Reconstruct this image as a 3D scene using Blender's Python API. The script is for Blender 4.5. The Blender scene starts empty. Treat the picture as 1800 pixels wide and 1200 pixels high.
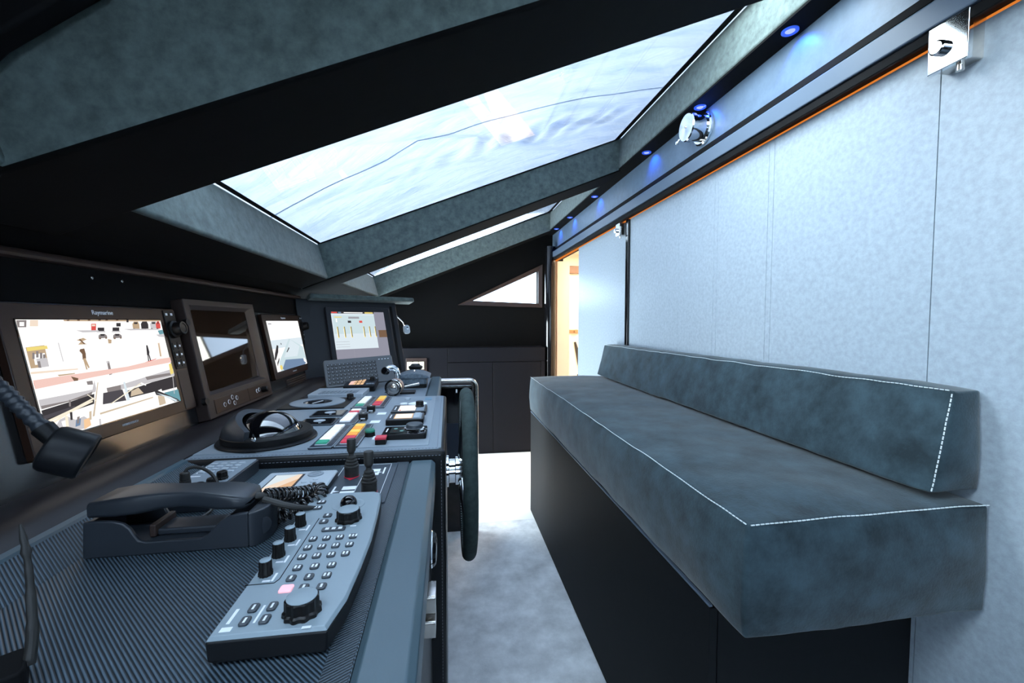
import bpy, bmesh, math, random
from mathutils import Vector, Matrix, noise
random.seed(7)
R = math.radians
SC = bpy.context.scene
COL = SC.collection
PI = math.pi

# ------------------------------------------------------------------ materials
def mat(name, col, rough=.5, metal=0., spec=.5, mott=None, bump=None, emit=None, coat=0., sheen=0., coatr=.05):
    m = bpy.data.materials.new(name); m.use_nodes = True
    nt = m.node_tree; b = nt.nodes['Principled BSDF']
    b.inputs['Base Color'].default_value = (*col, 1)
    b.inputs['Roughness'].default_value = rough
    b.inputs['Metallic'].default_value = metal
    b.inputs['Specular IOR Level'].default_value = spec
    if coat: b.inputs['Coat Weight'].default_value = coat; b.inputs['Coat Roughness'].default_value = coatr
    if sheen: b.inputs['Sheen Weight'].default_value = sheen; b.inputs['Sheen Roughness'].default_value = .4
    if emit: b.inputs['Emission Color'].default_value = (*emit[0], 1); b.inputs['Emission Strength'].default_value = emit[1]
    tc = nt.nodes.new('ShaderNodeTexCoord')
    if mott:                                   # (scale, darker factor, lighter factor[, detail])
        n = nt.nodes.new('ShaderNodeTexNoise'); n.inputs['Scale'].default_value = mott[0]
        n.inputs['Detail'].default_value = 8; n.inputs['Roughness'].default_value = .65
        nt.links.new(tc.outputs['Object'], n.inputs['Vector'])
        r = nt.nodes.new('ShaderNodeValToRGB')
        r.color_ramp.elements[0].position = .33; r.color_ramp.elements[1].position = .68
        r.color_ramp.elements[0].color = (*[c * mott[1] for c in col], 1)
        r.color_ramp.elements[1].color = (*[min(1, c * mott[2]) for c in col], 1)
        nt.links.new(n.outputs['Fac'], r.inputs['Fac']); nt.links.new(r.outputs['Color'], b.inputs['Base Color'])
    if bump:                                   # (scale, strength, distance)
        n2 = nt.nodes.new('ShaderNodeTexNoise'); n2.inputs['Scale'].default_value = bump[0]; n2.inputs['Detail'].default_value = 4
        nt.links.new(tc.outputs['Object'], n2.inputs['Vector'])
        bp = nt.nodes.new('ShaderNodeBump'); bp.inputs['Strength'].default_value = bump[1]; bp.inputs['Distance'].default_value = bump[2]
        nt.links.new(n2.outputs['Fac'], bp.inputs['Height']); nt.links.new(bp.outputs['Normal'], b.inputs['Normal'])
    return m

def ribbed(name, direction, period, lo, hi, rough=.35):
    m = mat(name, lo, rough, spec=.5); nt = m.node_tree; b = nt.nodes['Principled BSDF']
    tc = nt.nodes.new('ShaderNodeTexCoord')
    d = nt.nodes.new('ShaderNodeVectorMath'); d.operation = 'DOT_PRODUCT'; d.inputs[1].default_value = Vector(direction).normalized() * (2 * PI / period)
    s = nt.nodes.new('ShaderNodeMath'); s.operation = 'SINE'
    h = nt.nodes.new('ShaderNodeMath'); h.operation = 'MULTIPLY_ADD'; h.inputs[1].default_value = .5; h.inputs[2].default_value = .5
    r = nt.nodes.new('ShaderNodeValToRGB'); r.color_ramp.elements[0].position = .25; r.color_ramp.elements[1].position = .75
    r.color_ramp.elements[0].color = (*lo, 1); r.color_ramp.elements[1].color = (*hi, 1)
    bp = nt.nodes.new('ShaderNodeBump'); bp.inputs['Strength'].default_value = .5; bp.inputs['Distance'].default_value = .0012
    L = nt.links.new
    L(tc.outputs['Object'], d.inputs[0]); L(d.outputs['Value'], s.inputs[0]); L(s.outputs[0], h.inputs[0]); L(h.outputs[0], r.inputs['Fac'])
    L(r.outputs['Color'], b.inputs['Base Color']); L(h.outputs[0], bp.inputs['Height']); L(bp.outputs['Normal'], b.inputs['Normal'])
    return m

def emat(name, col, s=1.):
    m = bpy.data.materials.new(name); m.use_nodes = True; nt = m.node_tree
    nt.nodes.remove(nt.nodes['Principled BSDF'])
    e = nt.nodes.new('ShaderNodeEmission'); e.inputs['Color'].default_value = (*col, 1); e.inputs['Strength'].default_value = s
    nt.links.new(e.outputs[0], nt.nodes['Material Output'].inputs['Surface']); return m

def glass_mat(name, tint, ior=1.45):
    m = bpy.data.materials.new(name); m.use_nodes = True; nt = m.node_tree
    nt.nodes.remove(nt.nodes['Principled BSDF'])
    t = nt.nodes.new('ShaderNodeBsdfTransparent'); t.inputs['Color'].default_value = (*tint, 1)
    g = nt.nodes.new('ShaderNodeBsdfGlossy'); g.inputs['Roughness'].default_value = .02
    f = nt.nodes.new('ShaderNodeLayerWeight'); f.inputs['Blend'].default_value = .5
    p = nt.nodes.new('ShaderNodeMath'); p.operation = 'POWER'; p.inputs[1].default_value = 5
    a = nt.nodes.new('ShaderNodeMath'); a.operation = 'MULTIPLY_ADD'; a.inputs[1].default_value = .92; a.inputs[2].default_value = .02
    x = nt.nodes.new('ShaderNodeMixShader'); L = nt.links.new
    L(f.outputs['Facing'], p.inputs[0]); L(p.outputs[0], a.inputs[0])
    L(a.outputs[0], x.inputs[0]); L(t.outputs[0], x.inputs[1]); L(g.outputs[0], x.inputs[2])
    L(x.outputs[0], nt.nodes['Material Output'].inputs['Surface']); return m

def cover_mat():
    m = bpy.data.materials.new('cover_cloth'); m.use_nodes = True; nt = m.node_tree
    nt.nodes.remove(nt.nodes['Principled BSDF']); L = nt.links.new
    tc = nt.nodes.new('ShaderNodeTexCoord')
    mp = nt.nodes.new('ShaderNodeMapping'); mp.inputs['Scale'].default_value = (3, 14, 3); mp.inputs['Rotation'].default_value = (0, 0, R(24))
    n = nt.nodes.new('ShaderNodeTexNoise'); n.inputs['Scale'].default_value = 2.2; n.inputs['Detail'].default_value = 7; n.inputs['Distortion'].default_value = .6
    bp = nt.nodes.new('ShaderNodeBump'); bp.inputs['Strength'].default_value = .8; bp.inputs['Distance'].default_value = .02
    t = nt.nodes.new('ShaderNodeBsdfTranslucent'); t.inputs['Color'].default_value = (*COVER, 1)
    d = nt.nodes.new('ShaderNodeBsdfDiffuse'); d.inputs['Color'].default_value = (.55, .6, .7, 1)
    x = nt.nodes.new('ShaderNodeMixShader'); x.inputs[0].default_value = .25
    n3 = nt.nodes.new('ShaderNodeTexNoise'); n3.inputs['Scale'].default_value = 1.1; n3.inputs['Detail'].default_value = 9; n3.inputs['Roughness'].default_value = .7
    r3 = nt.nodes.new('ShaderNodeValToRGB'); r3.color_ramp.elements[0].position = .36; r3.color_ramp.elements[1].position = .55
    r3.color_ramp.elements[0].color = (COVER[0] * .72, COVER[1] * .78, COVER[2] * .90, 1); r3.color_ramp.elements[1].color = (*COVER, 1)
    L(mp.outputs[0], n3.inputs['Vector']); L(n3.outputs['Fac'], r3.inputs['Fac']); L(r3.outputs['Color'], t.inputs['Color'])
    L(tc.outputs['Object'], mp.inputs['Vector']); L(mp.outputs[0], n.inputs['Vector']); L(n.outputs['Fac'], bp.inputs['Height'])
    L(bp.outputs['Normal'], t.inputs['Normal']); L(bp.outputs['Normal'], d.inputs['Normal'])
    L(t.outputs[0], x.inputs[1]); L(d.outputs[0], x.inputs[2]); L(x.outputs[0], nt.nodes['Material Output'].inputs['Surface']); return m

COVER = (.170, .182, .215)
M = {}
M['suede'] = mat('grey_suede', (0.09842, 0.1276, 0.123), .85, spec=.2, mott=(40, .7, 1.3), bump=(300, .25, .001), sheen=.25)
M['suede_dark'] = mat('black_suede', (0.0021, 0.0021, 0.00224), .9, spec=.15, mott=(30, .7, 1.3))  # also paints shade on undersides of the grey suede frame
M['black'] = mat('black_plastic', (0.004, 0.004, 0.0045), .45, spec=.25)
M['matte_black'] = mat('matte_black', (0.002, 0.002, 0.0025), .8, spec=.2)
M['gloss_black'] = mat('gloss_black', (.004, .004, .005), .08)
M['wall'] = mat('wall_leather', (0.2873, 0.3431, 0.4003), .38, spec=.5, mott=(85, .86, 1.12), bump=(260, .12, .001))
M['fascia'] = mat('fascia_panel', (0.1105, 0.1615, 0.2295), .42, mott=(30, .85, 1.1))
M['strip'] = mat('rail_cover', (0.09, 0.1237, 0.1725), .4)
M['bench_base'] = mat('bench_laminate', (0.006, 0.0069, 0.0084), .6, spec=.10, mott=(60, .9, 1.1))
M['cushion'] = mat('teal_suede', (0.02334, 0.0416, 0.0532), .85, spec=.2, mott=(14, .5, 1.5), bump=(220, .3, .0015), sheen=.25)
M['stitch'] = mat('white_thread', (.55, .60, .62), .7)
M['stitch_dim'] = mat('grey_thread', (.22, .24, .28), .7)
M['carpet'] = mat('pale_carpet', (.93, .94, .95), .8, spec=.2, mott=(7, .62, 1.04), bump=(400, .5, .003))
M['carpet_far'] = mat('white_carpet', (.88, .87, .86), .8, spec=.2, bump=(400, .4, .003))  # whiter carpet paints in the daylight pool on the far floor
M['cab'] = mat('charcoal_cabinet', (.0056, .0056, .008), .5, spec=.14)
M['carbonA'] = ribbed('ribbed_carbon', (1, 1, .6), .0031, (.009, .014, .019), (.08, .118, .152))
M['carbonB'] = ribbed('ribbed_carbon_strip', (1, -1.6, 0), .0031, (.013, .018, .023), (.075, .10, .125))
M['carbonC'] = mat('carbon_weave', (.012, .012, .013), .22, mott=(240, .4, 1.8), coat=.5, coatr=.12)
M['leather'] = mat('black_leather', (0.0072, 0.0081, 0.0099), .36, bump=(500, .2, .0008), spec=.25)
M['leather_top'] = mat('grey_leather', (0.1847, 0.2284, 0.2722), .4, bump=(500, .15, .0006))  # black leather greyed to paint in its glossy sheen
M['pad'] = mat('slate_leather', (0.06231, 0.09892, 0.1212), .36, bump=(420, .12, .0006))
M['roll'] = mat('brown_leather', (0.014, 0.0112, 0.0126), .4, spec=.25)
M['panel_grey'] = mat('panel_grey', (0.2419, 0.2873, 0.3326), .38)  # grey lightened to paint in sheen on the raised panel
M['bezel_brown'] = mat('brown_bezel', (.028, .012, .007), .3, spec=.3)  # brown paints in warm light reflected on the display bezels
M['frame_brown'] = mat('brown_grey_frame', (.034, .021, .018), .45, spec=.3)
M['bezel_grey'] = mat('slate_bezel', (0.0168, 0.018, 0.0216), .4, spec=.25)
M['device'] = mat('charcoal_plastic', (0.02175, 0.02638, 0.03413), .38)
M['device_side'] = mat('dark_case', (0.0072, 0.0078, 0.0096), .45, spec=.25)
M['device_top'] = mat('grey_keypad_face', (0.252, 0.3115, 0.3515), .4)
M['light_grey'] = mat('light_grey_plastic', (0.432, 0.48, 0.528), .42)
M['key_grey'] = mat('slate_key', (0.0385, 0.0476, 0.0595), .4)
M['key_dark'] = mat('keyboard_key', (0.012, 0.0132, 0.0156), .45)
M['kb_body'] = mat('keyboard_body', (0.08246, 0.08778, 0.09576), .5)
M['white'] = mat('white_print', (.85, .87, .9), .5)
M['cream'] = mat('cream_print', (.75, .68, .5), .5)
M['red'] = mat('red_plastic', (.65, .03, .06), .4)
M['green'] = mat('green_plastic', (.02, .20, .13), .35)
M['orange'] = mat('orange_plastic', (.85, .34, .03), .4)
M['yellow'] = mat('yellow_plastic', (.85, .55, .08), .4)
for _n, _c, _e in (('b_white', (.85, .88, .9), .38), ('b_cream', (.8, .78, .66), .34), ('b_red', (.6, .03, .06), .30), ('b_orange', (.85, .32, .03), .38), ('b_yellow', (.85, .52, .08), .40), ('b_green', (.03, .32, .2), .22)):
    M[_n] = mat('lit_' + _n[2:] + '_button', _c, .4, emit=(_c, _e))
M['navy'] = mat('navy_plate', (0.0154, 0.0238, 0.0434), .3)
M['chrome'] = mat('chrome', (.86, .88, .9), .08, 1.)
M['steel'] = mat('brushed_steel', (.72, .68, .64), .2, 1.)
M['rubber'] = mat('black_rubber', (0.0198, 0.0188, 0.0176), .55)
M['cord_black'] = mat('cord_black', (.012, .012, .013), .2, spec=.7)
M['wheel_suede'] = mat('wheel_suede', (.026, .040, .040), .8, spec=.2, mott=(60, .7, 1.3), bump=(300, .25, .001))
M['led_ring'] = mat('blue_ring', (.02, .06, .35), .2, emit=((.05, .15, 1.), .5))
M['knob'] = mat('knob_black', (0.007, 0.0065, 0.0065), .35, spec=.25)
M['dome'] = mat('black_glass_dome', (.003, .003, .004), .02, spec=1.0, coat=1., coatr=.01)
M['screen_off'] = mat('dark_glass', (.022, .011, .006), .03, spec=.9)  # faint brown base colour paints in a hazy reflection
M['pink'] = mat('lit_pink_key', (.9, .45, .5), .4, emit=((1, .45, .5), .55))
M['cream_room'] = mat('cream_wall', (.80, .70, .58), .6)
M['wood'] = mat('warm_brown_wood', (.16, .075, .035), .45)
M['brass'] = mat('dull_brass', (.40, .26, .15), .35, .8)
M['lid'] = mat('blue_grey_textured', (0.104, 0.136, 0.168), .6, mott=(90, .6, 1.5), bump=(200, .4, .002))
M['tan'] = mat('tan_leather', (.40, .27, .22), .5)
M['e_white'] = emat('lit_white', (1., .99, .97), 1.15)
M['e_pink'] = emat('lit_blush', (.93, .62, .55), 1.)
M['e_cyan'] = emat('lit_pale_cyan', (.62, .76, .80), 1.)
M['e_paper'] = emat('lit_pale_blue', (.74, .84, .90), 1.)
M['e_lav'] = emat('lit_lavender', (.30, .30, .37), 1.)  # glow that paints the pale wall's reflection on the angled monitor
M['e_grey'] = emat('lit_grey', (.36, .36, .40), 1.)
M['e_dark'] = emat('lit_charcoal', (.05, .045, .05), 1.)
M['e_brown'] = emat('lit_brown', (.20, .12, .075), 1.)
M['e_red'] = emat('lit_red', (.75, .10, .09), 1.)
M['e_orange'] = emat('lit_orange', (.95, .62, .36), 1.)
for _n, _c in (('tan', (.55, .40, .26)), ('tan2', (.66, .54, .40)), ('mid', (.27, .24, .24)), ('pale', (.96, .84, .80)), ('lgrey', (.62, .60, .62)), ('dark2', (.085, .078, .09)), ('cream', (.98, .90, .72))):
    M['e_' + _n] = emat('lit_' + _n, _c, 1.)
M['e_amber'] = emat('lit_amber', (.80, .50, .30), 1.)
M['e_pale'] = emat('lit_pale_peach', (.92, .76, .62), 1.)
M['e_teal'] = emat('lit_teal', (.16, .36, .42), 1.)
M['e_blue'] = emat('lit_blue', (.18, .27, .42), 1.)
M['e_yellow'] = emat('lit_yellow', (.9, .72, .22), 1.)
M['e_dim'] = emat('lit_dim_slate', (.03, .045, .055), 1.)
M['e_led'] = emat('led_blue_core', (.30, .38, 1.), 1.6)
M['e_strip'] = emat('amber_strip', (1., .29, .045), .72)
M['e_lampshade'] = emat('warm_ceiling_light', (1., .83, .62), 30.)
M['cloth_seam'] = mat('cloth_seam', (.45, .52, .65), .8)
M['glass'] = glass_mat('clear_glass', (.97, .985, 1.))
M['cover'] = cover_mat()

# ------------------------------------------------------------------ mesh helpers
class MB:
    def __init__(s, T=None): s.bm = bmesh.new(); s.T = T or Matrix.Identity(4)
    def add(s, verts, faces, mi=0):
        vs = [s.bm.verts.new(s.T @ Vector(v)) for v in verts]
        for f in faces:
            try: s.bm.faces.new([vs[i] for i in f]).material_index = mi
            except ValueError: pass
        return s
    def box(s, x0, x1, y0, y1, z0, z1, mi=0):
        v = [(x, y, z) for z in (z0, z1) for y in (y0, y1) for x in (x0, x1)]
        return s.add(v, [(0, 2, 3, 1), (4, 5, 7, 6), (0, 1, 5, 4), (2, 6, 7, 3), (0, 4, 6, 2), (1, 3, 7, 5)], mi)
    def prism(s, poly, vec, mi=0):
        n = len(poly); vec = Vector(vec)
        v = [Vector(p) for p in poly] + [Vector(p) + vec for p in poly]
        return s.add(v, [tuple(range(n - 1, -1, -1)), tuple(range(n, 2 * n))] + [(i, (i + 1) % n, n + (i + 1) % n, n + i) for i in range(n)], mi)
    def rings(s, rs, mi=0, caps=(True, True), closed=False):
        n = len(rs[0]); v = [p for r in rs for p in r]; f = []
        m = len(rs)
        for k in range(m if closed else m - 1):
            a, b = k * n, ((k + 1) % m) * n
            f += [(a + i, a + (i + 1) % n, b + (i + 1) % n, b + i) for i in range(n)]
        if not closed:
            if caps[0]: f.append(tuple(range(n - 1, -1, -1)))
            if caps[1]: f.append(tuple(range((m - 1) * n, m * n)))
        return s.add(v, f, mi)
    def lathe(s, prof, o=(0, 0, 0), axis=(0, 0, 1), n=28, mi=0, caps=(True, True), flute=0, fl=0.):
        ax = Vector(axis).normalized(); q = Vector((0, 0, 1)).rotation_difference(ax); o = Vector(o); rs = []
        for r, z in prof:
            ring = []
            for i in range(n):
                a = 2 * PI * i / n; rr = r * (1 - fl * (.5 - .5 * math.cos(flute * a))) if flute else r
                ring.append(o + q @ Vector((rr * math.cos(a), rr * math.sin(a), z)))
            rs.append(ring)
        return s.rings(rs, mi, caps)
    def cyl(s, p0, p1, r0, r1=None, n=20, mi=0):
        p0 = Vector(p0); d = Vector(p1) - p0
        return s.lathe([(r0, 0), (r1 if r1 is not None else r0, d.length)], p0, d, n, mi)
    def tube(s, pts, r, n=10, mi=0, closed=False):
        pts = [Vector(p) for p in pts]; m = len(pts); rs = []; up = None
        for i, p in enumerate(pts):
            a = pts[(i - 1) % m] if (closed or i > 0) else p; b = pts[(i + 1) % m] if (closed or i < m - 1) else p
            t = (b - a).normalized()
            if up is None: up = t.orthogonal().normalized()
            up = (up - t * up.dot(t)).normalized(); w = t.cross(up)
            rr = r[i] if isinstance(r, (list, tuple)) else r
            rs.append([p + (up * math.cos(2 * PI * k / n) + w * math.sin(2 * PI * k / n)) * rr for k in range(n)])
        return s.rings(rs, mi, closed=closed)
    def ellipsoid(s, c, rx, ry, rz, n=28, m=14, mi=0, lo=-1., hi=1.):
        rs = []
        for j in range(m + 1):
            z = math.sin(math.asin(lo) + (math.asin(hi) - math.asin(lo)) * j / m); q = math.sqrt(max(1e-5, 1 - z * z))
            rs.append([(c[0] + rx * q * math.cos(2 * PI * i / n), c[1] + ry * q * math.sin(2 * PI * i / n), c[2] + rz * z) for i in range(n)])
        return s.rings(rs, mi)
    def rrect(s, x0, x1, y0, y1, z0, z1, r, k=5, mi=0, taper=0.):
        def ring(z, g):
            out = []
            for cx, cy, a0 in ((x1 - r, y1 - r, 0), (x0 + r, y1 - r, 90), (x0 + r, y0 + r, 180), (x1 - r, y0 + r, 270)):
                for i in range(k + 1):
                    a = R(a0 + 90 * i / k); out.append((cx + (r - g) * math.cos(a), cy + (r - g) * math.sin(a), z))
            return out
        return s.rings([ring(z0, 0), ring(z1 - taper, 0), ring(z1, taper)] if taper else [ring(z0, 0), ring(z1, 0)], mi)
    def build(s, name, mats, parent=None, bevel=0, seg=2, smooth=30, label=None, sub=0, kind=None):
        bmesh.ops.recalc_face_normals(s.bm, faces=s.bm.faces)
        if parent is not None:
            off = parent.location.copy(); p = parent.parent
            while p is not None: off += p.location; p = p.parent
            for v in s.bm.verts: v.co -= off
        me = bpy.data.meshes.new(name); s.bm.to_mesh(me); s.bm.free()
        for m in (mats if isinstance(mats, (list, tuple)) else [mats]): me.materials.append(M[m] if isinstance(m, str) else m)
        if smooth:
            me.polygons.foreach_set('use_smooth', [True] * len(me.polygons)); me.set_sharp_from_angle(angle=R(smooth))
        o = bpy.data.objects.new(name, me); COL.objects.link(o)
        if parent is not None: o.parent = parent
        if bevel:
            b = o.modifiers.new('soft_edges', 'BEVEL'); b.width = bevel; b.segments = seg; b.limit_method = 'ANGLE'; b.angle_limit = R(40)
            if smooth: b.harden_normals = True
        if sub: d = o.modifiers.new('smooth_surface', 'SUBSURF'); d.levels = sub; d.render_levels = sub
        if label: o['label'] = label
        if kind: o['kind'] = kind
        return o

def curve(pts, per=8, closed=False):
    P = [Vector(p) for p in pts]; out = []; n = len(P)
    for i in range(n if closed else n - 1):
        g = (lambda k: P[k % n]) if closed else (lambda k: P[max(0, min(n - 1, k))])
        a, b, c, d = g(i - 1), g(i), g(i + 1), g(i + 2)
        for k in range(per):
            t = k / per
            out.append(.5 * ((2 * b) + (c - a) * t + (2 * a - 5 * b + 4 * c - d) * t * t + (3 * b - a - 3 * c + d) * t ** 3))
    if not closed: out.append(P[-1])
    return out

def thing(name, label, cat, loc, group=None):
    o = bpy.data.objects.new(name, None); COL.objects.link(o); o.location = loc; o.empty_display_size = .02
    return tag(o, label, cat, group)
def tag(o, label, cat, group=None, kind=None):
    o['label'] = label; o['category'] = cat
    if group: o['group'] = group
    if kind: o['kind'] = kind
    return o
def struct(o): o['kind'] = 'structure'; return o
def dup(o, dv, parent=None):
    c = o.copy(); COL.objects.link(c)
    if parent is not None: c.parent = parent
    c.location = o.location + Vector(dv); return c
def text(name, body, size, T, m, parent, ext=.0004):
    cu = bpy.data.curves.new(name, 'FONT'); cu.body = body; cu.size = size; cu.extrude = ext; cu.align_x = 'CENTER'; cu.align_y = 'CENTER'
    t = bpy.data.objects.new(name, cu); COL.objects.link(t)
    bpy.context.view_layer.update()
    me = bpy.data.meshes.new_from_object(t.evaluated_get(bpy.context.evaluated_depsgraph_get()))
    bpy.data.objects.remove(t); me.materials.clear(); me.materials.append(M[m]); me.name = name
    off = parent.location.copy(); p = parent.parent
    while p is not None: off += p.location; p = p.parent
    me.transform(Matrix.Translation(-off) @ T)
    o = bpy.data.objects.new(name, me); COL.objects.link(o); o.parent = parent; return o
def frame(o, u, v):
    u = Vector(u).normalized(); v = Vector(v).normalized(); n = u.cross(v)
    return Matrix(((u.x, v.x, n.x, o[0]), (u.y, v.y, n.y, o[1]), (u.z, v.z, n.z, o[2]), (0, 0, 0, 1)))

# ------------------------------------------------------------------ camera
cam_d = bpy.data.cameras.new('camera'); cam = bpy.data.objects.new('camera', cam_d); COL.objects.link(cam)
cam_d.sensor_width = 36; cam_d.sensor_fit = 'HORIZONTAL'; cam_d.lens = 745 * 36 / 1800
cam.location = (0, 0, 1.15); cam.rotation_euler = (R(90 - 2.7665), 0, R(-8.6149)); cam_d.clip_start = .02
SC.camera = cam
SC.view_settings.view_transform = 'Standard'; SC.view_settings.look = 'None'
SC.view_settings.exposure = 0.0; SC.view_settings.gamma = 1.0; SC.view_settings.use_curve_mapping = False

# ------------------------------------------------------------------ world
w = bpy.data.worlds.new('sky'); SC.world = w; w.use_nodes = True
# hazy sky, brighter on the sunny side beyond the bow (-x)
nt = w.node_tree; bg = nt.nodes['Background']
tc = nt.nodes.new('ShaderNodeTexCoord'); sx = nt.nodes.new('ShaderNodeSeparateXYZ'); mr = nt.nodes.new('ShaderNodeMapRange'); rp = nt.nodes.new('ShaderNodeValToRGB')
mr.inputs['From Min'].default_value = .3; mr.inputs['From Max'].default_value = -1.0
rp.color_ramp.elements[0].color = (.14, .18, .23, 1); rp.color_ramp.elements[1].color = (1.20, 1.34, 1.37, 1); e_ = rp.color_ramp.elements.new(.6); e_.color = (.275, .345, .40, 1)
L = nt.links.new
L(tc.outputs['Generated'], sx.inputs[0]); L(sx.outputs['X'], mr.inputs['Value']); L(mr.outputs[0], rp.inputs['Fac']); L(rp.outputs['Color'], bg.inputs['Color'])
bg.inputs['Strength'].default_value = 23.0

# ------------------------------------------------------------------ setting
ZB = lambda x: 1.349 + .4017 * (x + .557)       # underside of the windscreen frame
ZG = lambda x: 1.507 + .3897 * (x + .596)       # glass
XW = .95; YN = -1.3; YF = 3.8
def S(name, mb, m, **k): return struct(mb.build(name, m, **k))
S('floor', MB().box(-1.0, 1.0, YN - .1, 2.37, -.05, 0), 'carpet')
S('floor', MB().box(-1.0, 1.0, 2.37, 4.0, -.05, 0), 'carpet_far')  # whitened section, daylight painted into its colour
# end wall with the triangular window
tri = [(.215, 1.337), (.80, 1.317), (.80, 1.583)]
mb = MB()
yw0, yw1 = YF, YF + .08
outer = [(-1.0, .0), (1.05, .0), (1.05, 2.2), (-1.0, 1.36)]
def wp(p, y): return (p[0], y, p[1])
A, B, C_, D = outer; t0, t1, t2 = [(.215 * 1.03, 1.33), (.815, 1.308), (.815, 1.60)]
for y in (yw0, yw1):
    mb.add([wp(p, y) for p in (A, B, C_, D, t0, t1, t2)], [(0, 1, 5, 4), (1, 2, 6, 5), (2, 3, 4, 6), (3, 0, 4)])
mb.add([wp(p, yw0) for p in (t0, t1, t2)] + [wp(p, yw1) for p in (t0, t1, t2)], [(0, 1, 4, 3), (1, 2, 5, 4), (2, 0, 3, 5)])
S('wall_far', mb, 'suede_dark', smooth=0)
mb = MB()                                        # window reveal moulding
fo = [(.09, 1.292), (.85, 1.272), (.85, 1.66)]; fi = [(t0[0], t0[1]), (t1[0], t1[1]), (t2[0], t2[1])]
for i in range(3):
    j = (i + 1) % 3
    mb.add([wp(fo[i], 3.80), wp(fo[j], 3.80), wp(fi[j], 3.80), wp(fi[i], 3.80), wp(fo[i], 3.775), wp(fo[j], 3.775), wp(fi[j], 3.785), wp(fi[i], 3.785)],
           [(0, 1, 2, 3), (4, 5, 6, 7), (0, 1, 5, 4), (1, 2, 6, 5), (2, 3, 7, 6), (3, 0, 4, 7)])
S('trim_1', mb, 'frame_brown', smooth=0)
S('window_1', MB().prism([wp(p, 3.83) for p in (t0, t1, t2)], (0, .006, 0)), 'glass', smooth=0)
# low cabinet wall under it
cab = thing('storage_cabinet', 'low charcoal cabinet with two flush doors along the end wall', 'cabinet', (0, 3.6, 0))
MB().box(-.70, .838, 3.622, 3.797, 0, .924).build('body', 'cab', cab, bevel=.003)
MB().box(-.70, -.003, 3.605, 3.621, .0, .922).build('side_panel', 'cab', cab, bevel=.002)
MB().box(.0, .380, 3.605, 3.621, .02, .797).build('door', 'cab', cab, bevel=.0025)
MB().box(.385, .800, 3.605, 3.621, .02, .797).build('door', 'cab', cab, bevel=.0025)
MB().box(.0, .838, 3.605, 3.621, .802, .922).build('top_panel', 'cab', cab, bevel=.002)
MB().box(.805, .838, 3.605, 3.621, .0, .797).build('side_panel', 'cab', cab, bevel=.002)
mb = MB(); mb.lathe([(.045, 0), (.052, .3), (.052, 1.0), (.05, 1.35), (.045, 1.8)], (.895, 3.66, 0), n=24)
S('trim_2', mb, 'gloss_black')
S('trim_3', MB().box(.945, .975, 3.74, 3.80, 0, 1.70), 'wood', bevel=.004)
# right wall (sliding panels), seams as thin gaps
zt = 1.684
edges = [-1.3, .712, 1.137, 1.143, 1.395, 1.649, 2.128]
mb = MB()
for a, b in ((-1.3, .7108), (.7128, 1.1355), (1.1365, 1.1562), (1.1572, 1.3942), (1.3952, 1.4142), (1.4152, 1.6486), (1.6492, 2.128)):
    mb.box(XW, XW + .03, a, b, 0, zt)
S('wall_right', mb, 'wall', smooth=0)
S('wall_right', MB().box(XW + .031, XW + .06, -1.3, 2.2, 0, 1.7), 'matte_black', smooth=0)
S('trim_4', MB().box(.938, .985, 2.130, 2.162, 0, zt), 'gloss_black', bevel=.003)
dr = struct(MB().box(XW + .004, XW + .028, 2.166, 3.03, .01, zt).build('door_1', 'wall', bevel=.002))
dr['label'] = 'pale blue-grey leather sliding door standing open at its far end'
MB(frame((XW + .004, 0, 0), (0, -1, 0), (0, 0, 1))).rrect(-3.010, -2.985, .60, .76, 0, .012, .010).build('door_handle', 'chrome', dr)
# rail, fascia
S('trim_5', MB().box(XW + .006, XW + .02, -1.3, 3.8, 1.684, 1.6925), 'e_strip', smooth=0)
S('trim_6', MB().prism([(x, -1.3, z) for x, z in ((.912, 1.680), (.912, 1.701), (XW + .06, 1.722), (XW + .06, 1.6935), (.945, 1.6935))], (0, 5.1, 0)), 'matte_black', bevel=.003)
S('trim_7', MB().prism([(x, -1.3, z) for x, z in ((.906, 1.702), (.906, 1.750), (.945, 1.775), (XW + .06, 1.776), (XW + .06, 1.723))], (0, 5.1, 0)), 'strip', bevel=.004)
S('trim_8', MB().box(.944, XW + .06, -1.3, 3.8, 1.777, 1.795), 'matte_black', smooth=0)
S('trim_9', MB().box(XW, XW + .06, -1.3, 3.8, 1.795, 1.955), 'fascia', smooth=0)
# ceiling frame
def xz(poly, y0, y1): return MB().prism([(p[0], y0, p[1]) for p in poly], (0, y1 - y0, 0))
S('ceiling', xz([(.877, 1.935), (.877, 2.079), (1.05, 2.12), (1.05, 1.935)], YN, YF), 'suede', bevel=.008)
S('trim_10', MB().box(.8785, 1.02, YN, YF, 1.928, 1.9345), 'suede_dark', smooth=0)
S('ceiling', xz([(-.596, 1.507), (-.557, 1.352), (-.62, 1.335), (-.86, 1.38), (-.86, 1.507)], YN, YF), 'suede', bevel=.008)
S('trim_14', xz([(-.560, 1.3465), (-.68, 1.303), (-.74, 1.27), (-.86, 1.27), (-.86, 1.36), (-.62, 1.334)], YN, YF), 'suede_dark', smooth=0)  # soffit split off in black, shade painted into its colour
S('trim_15', MB().prism([(x, .596, z) for x, z in ((-.62, 1.42), (-.56, 1.445), (-.529, 1.478), (-.421, 1.556), (-.36, 1.66), (-.62, 1.66))], (0, .030, 0)), 'matte_black', bevel=.006)
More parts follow.
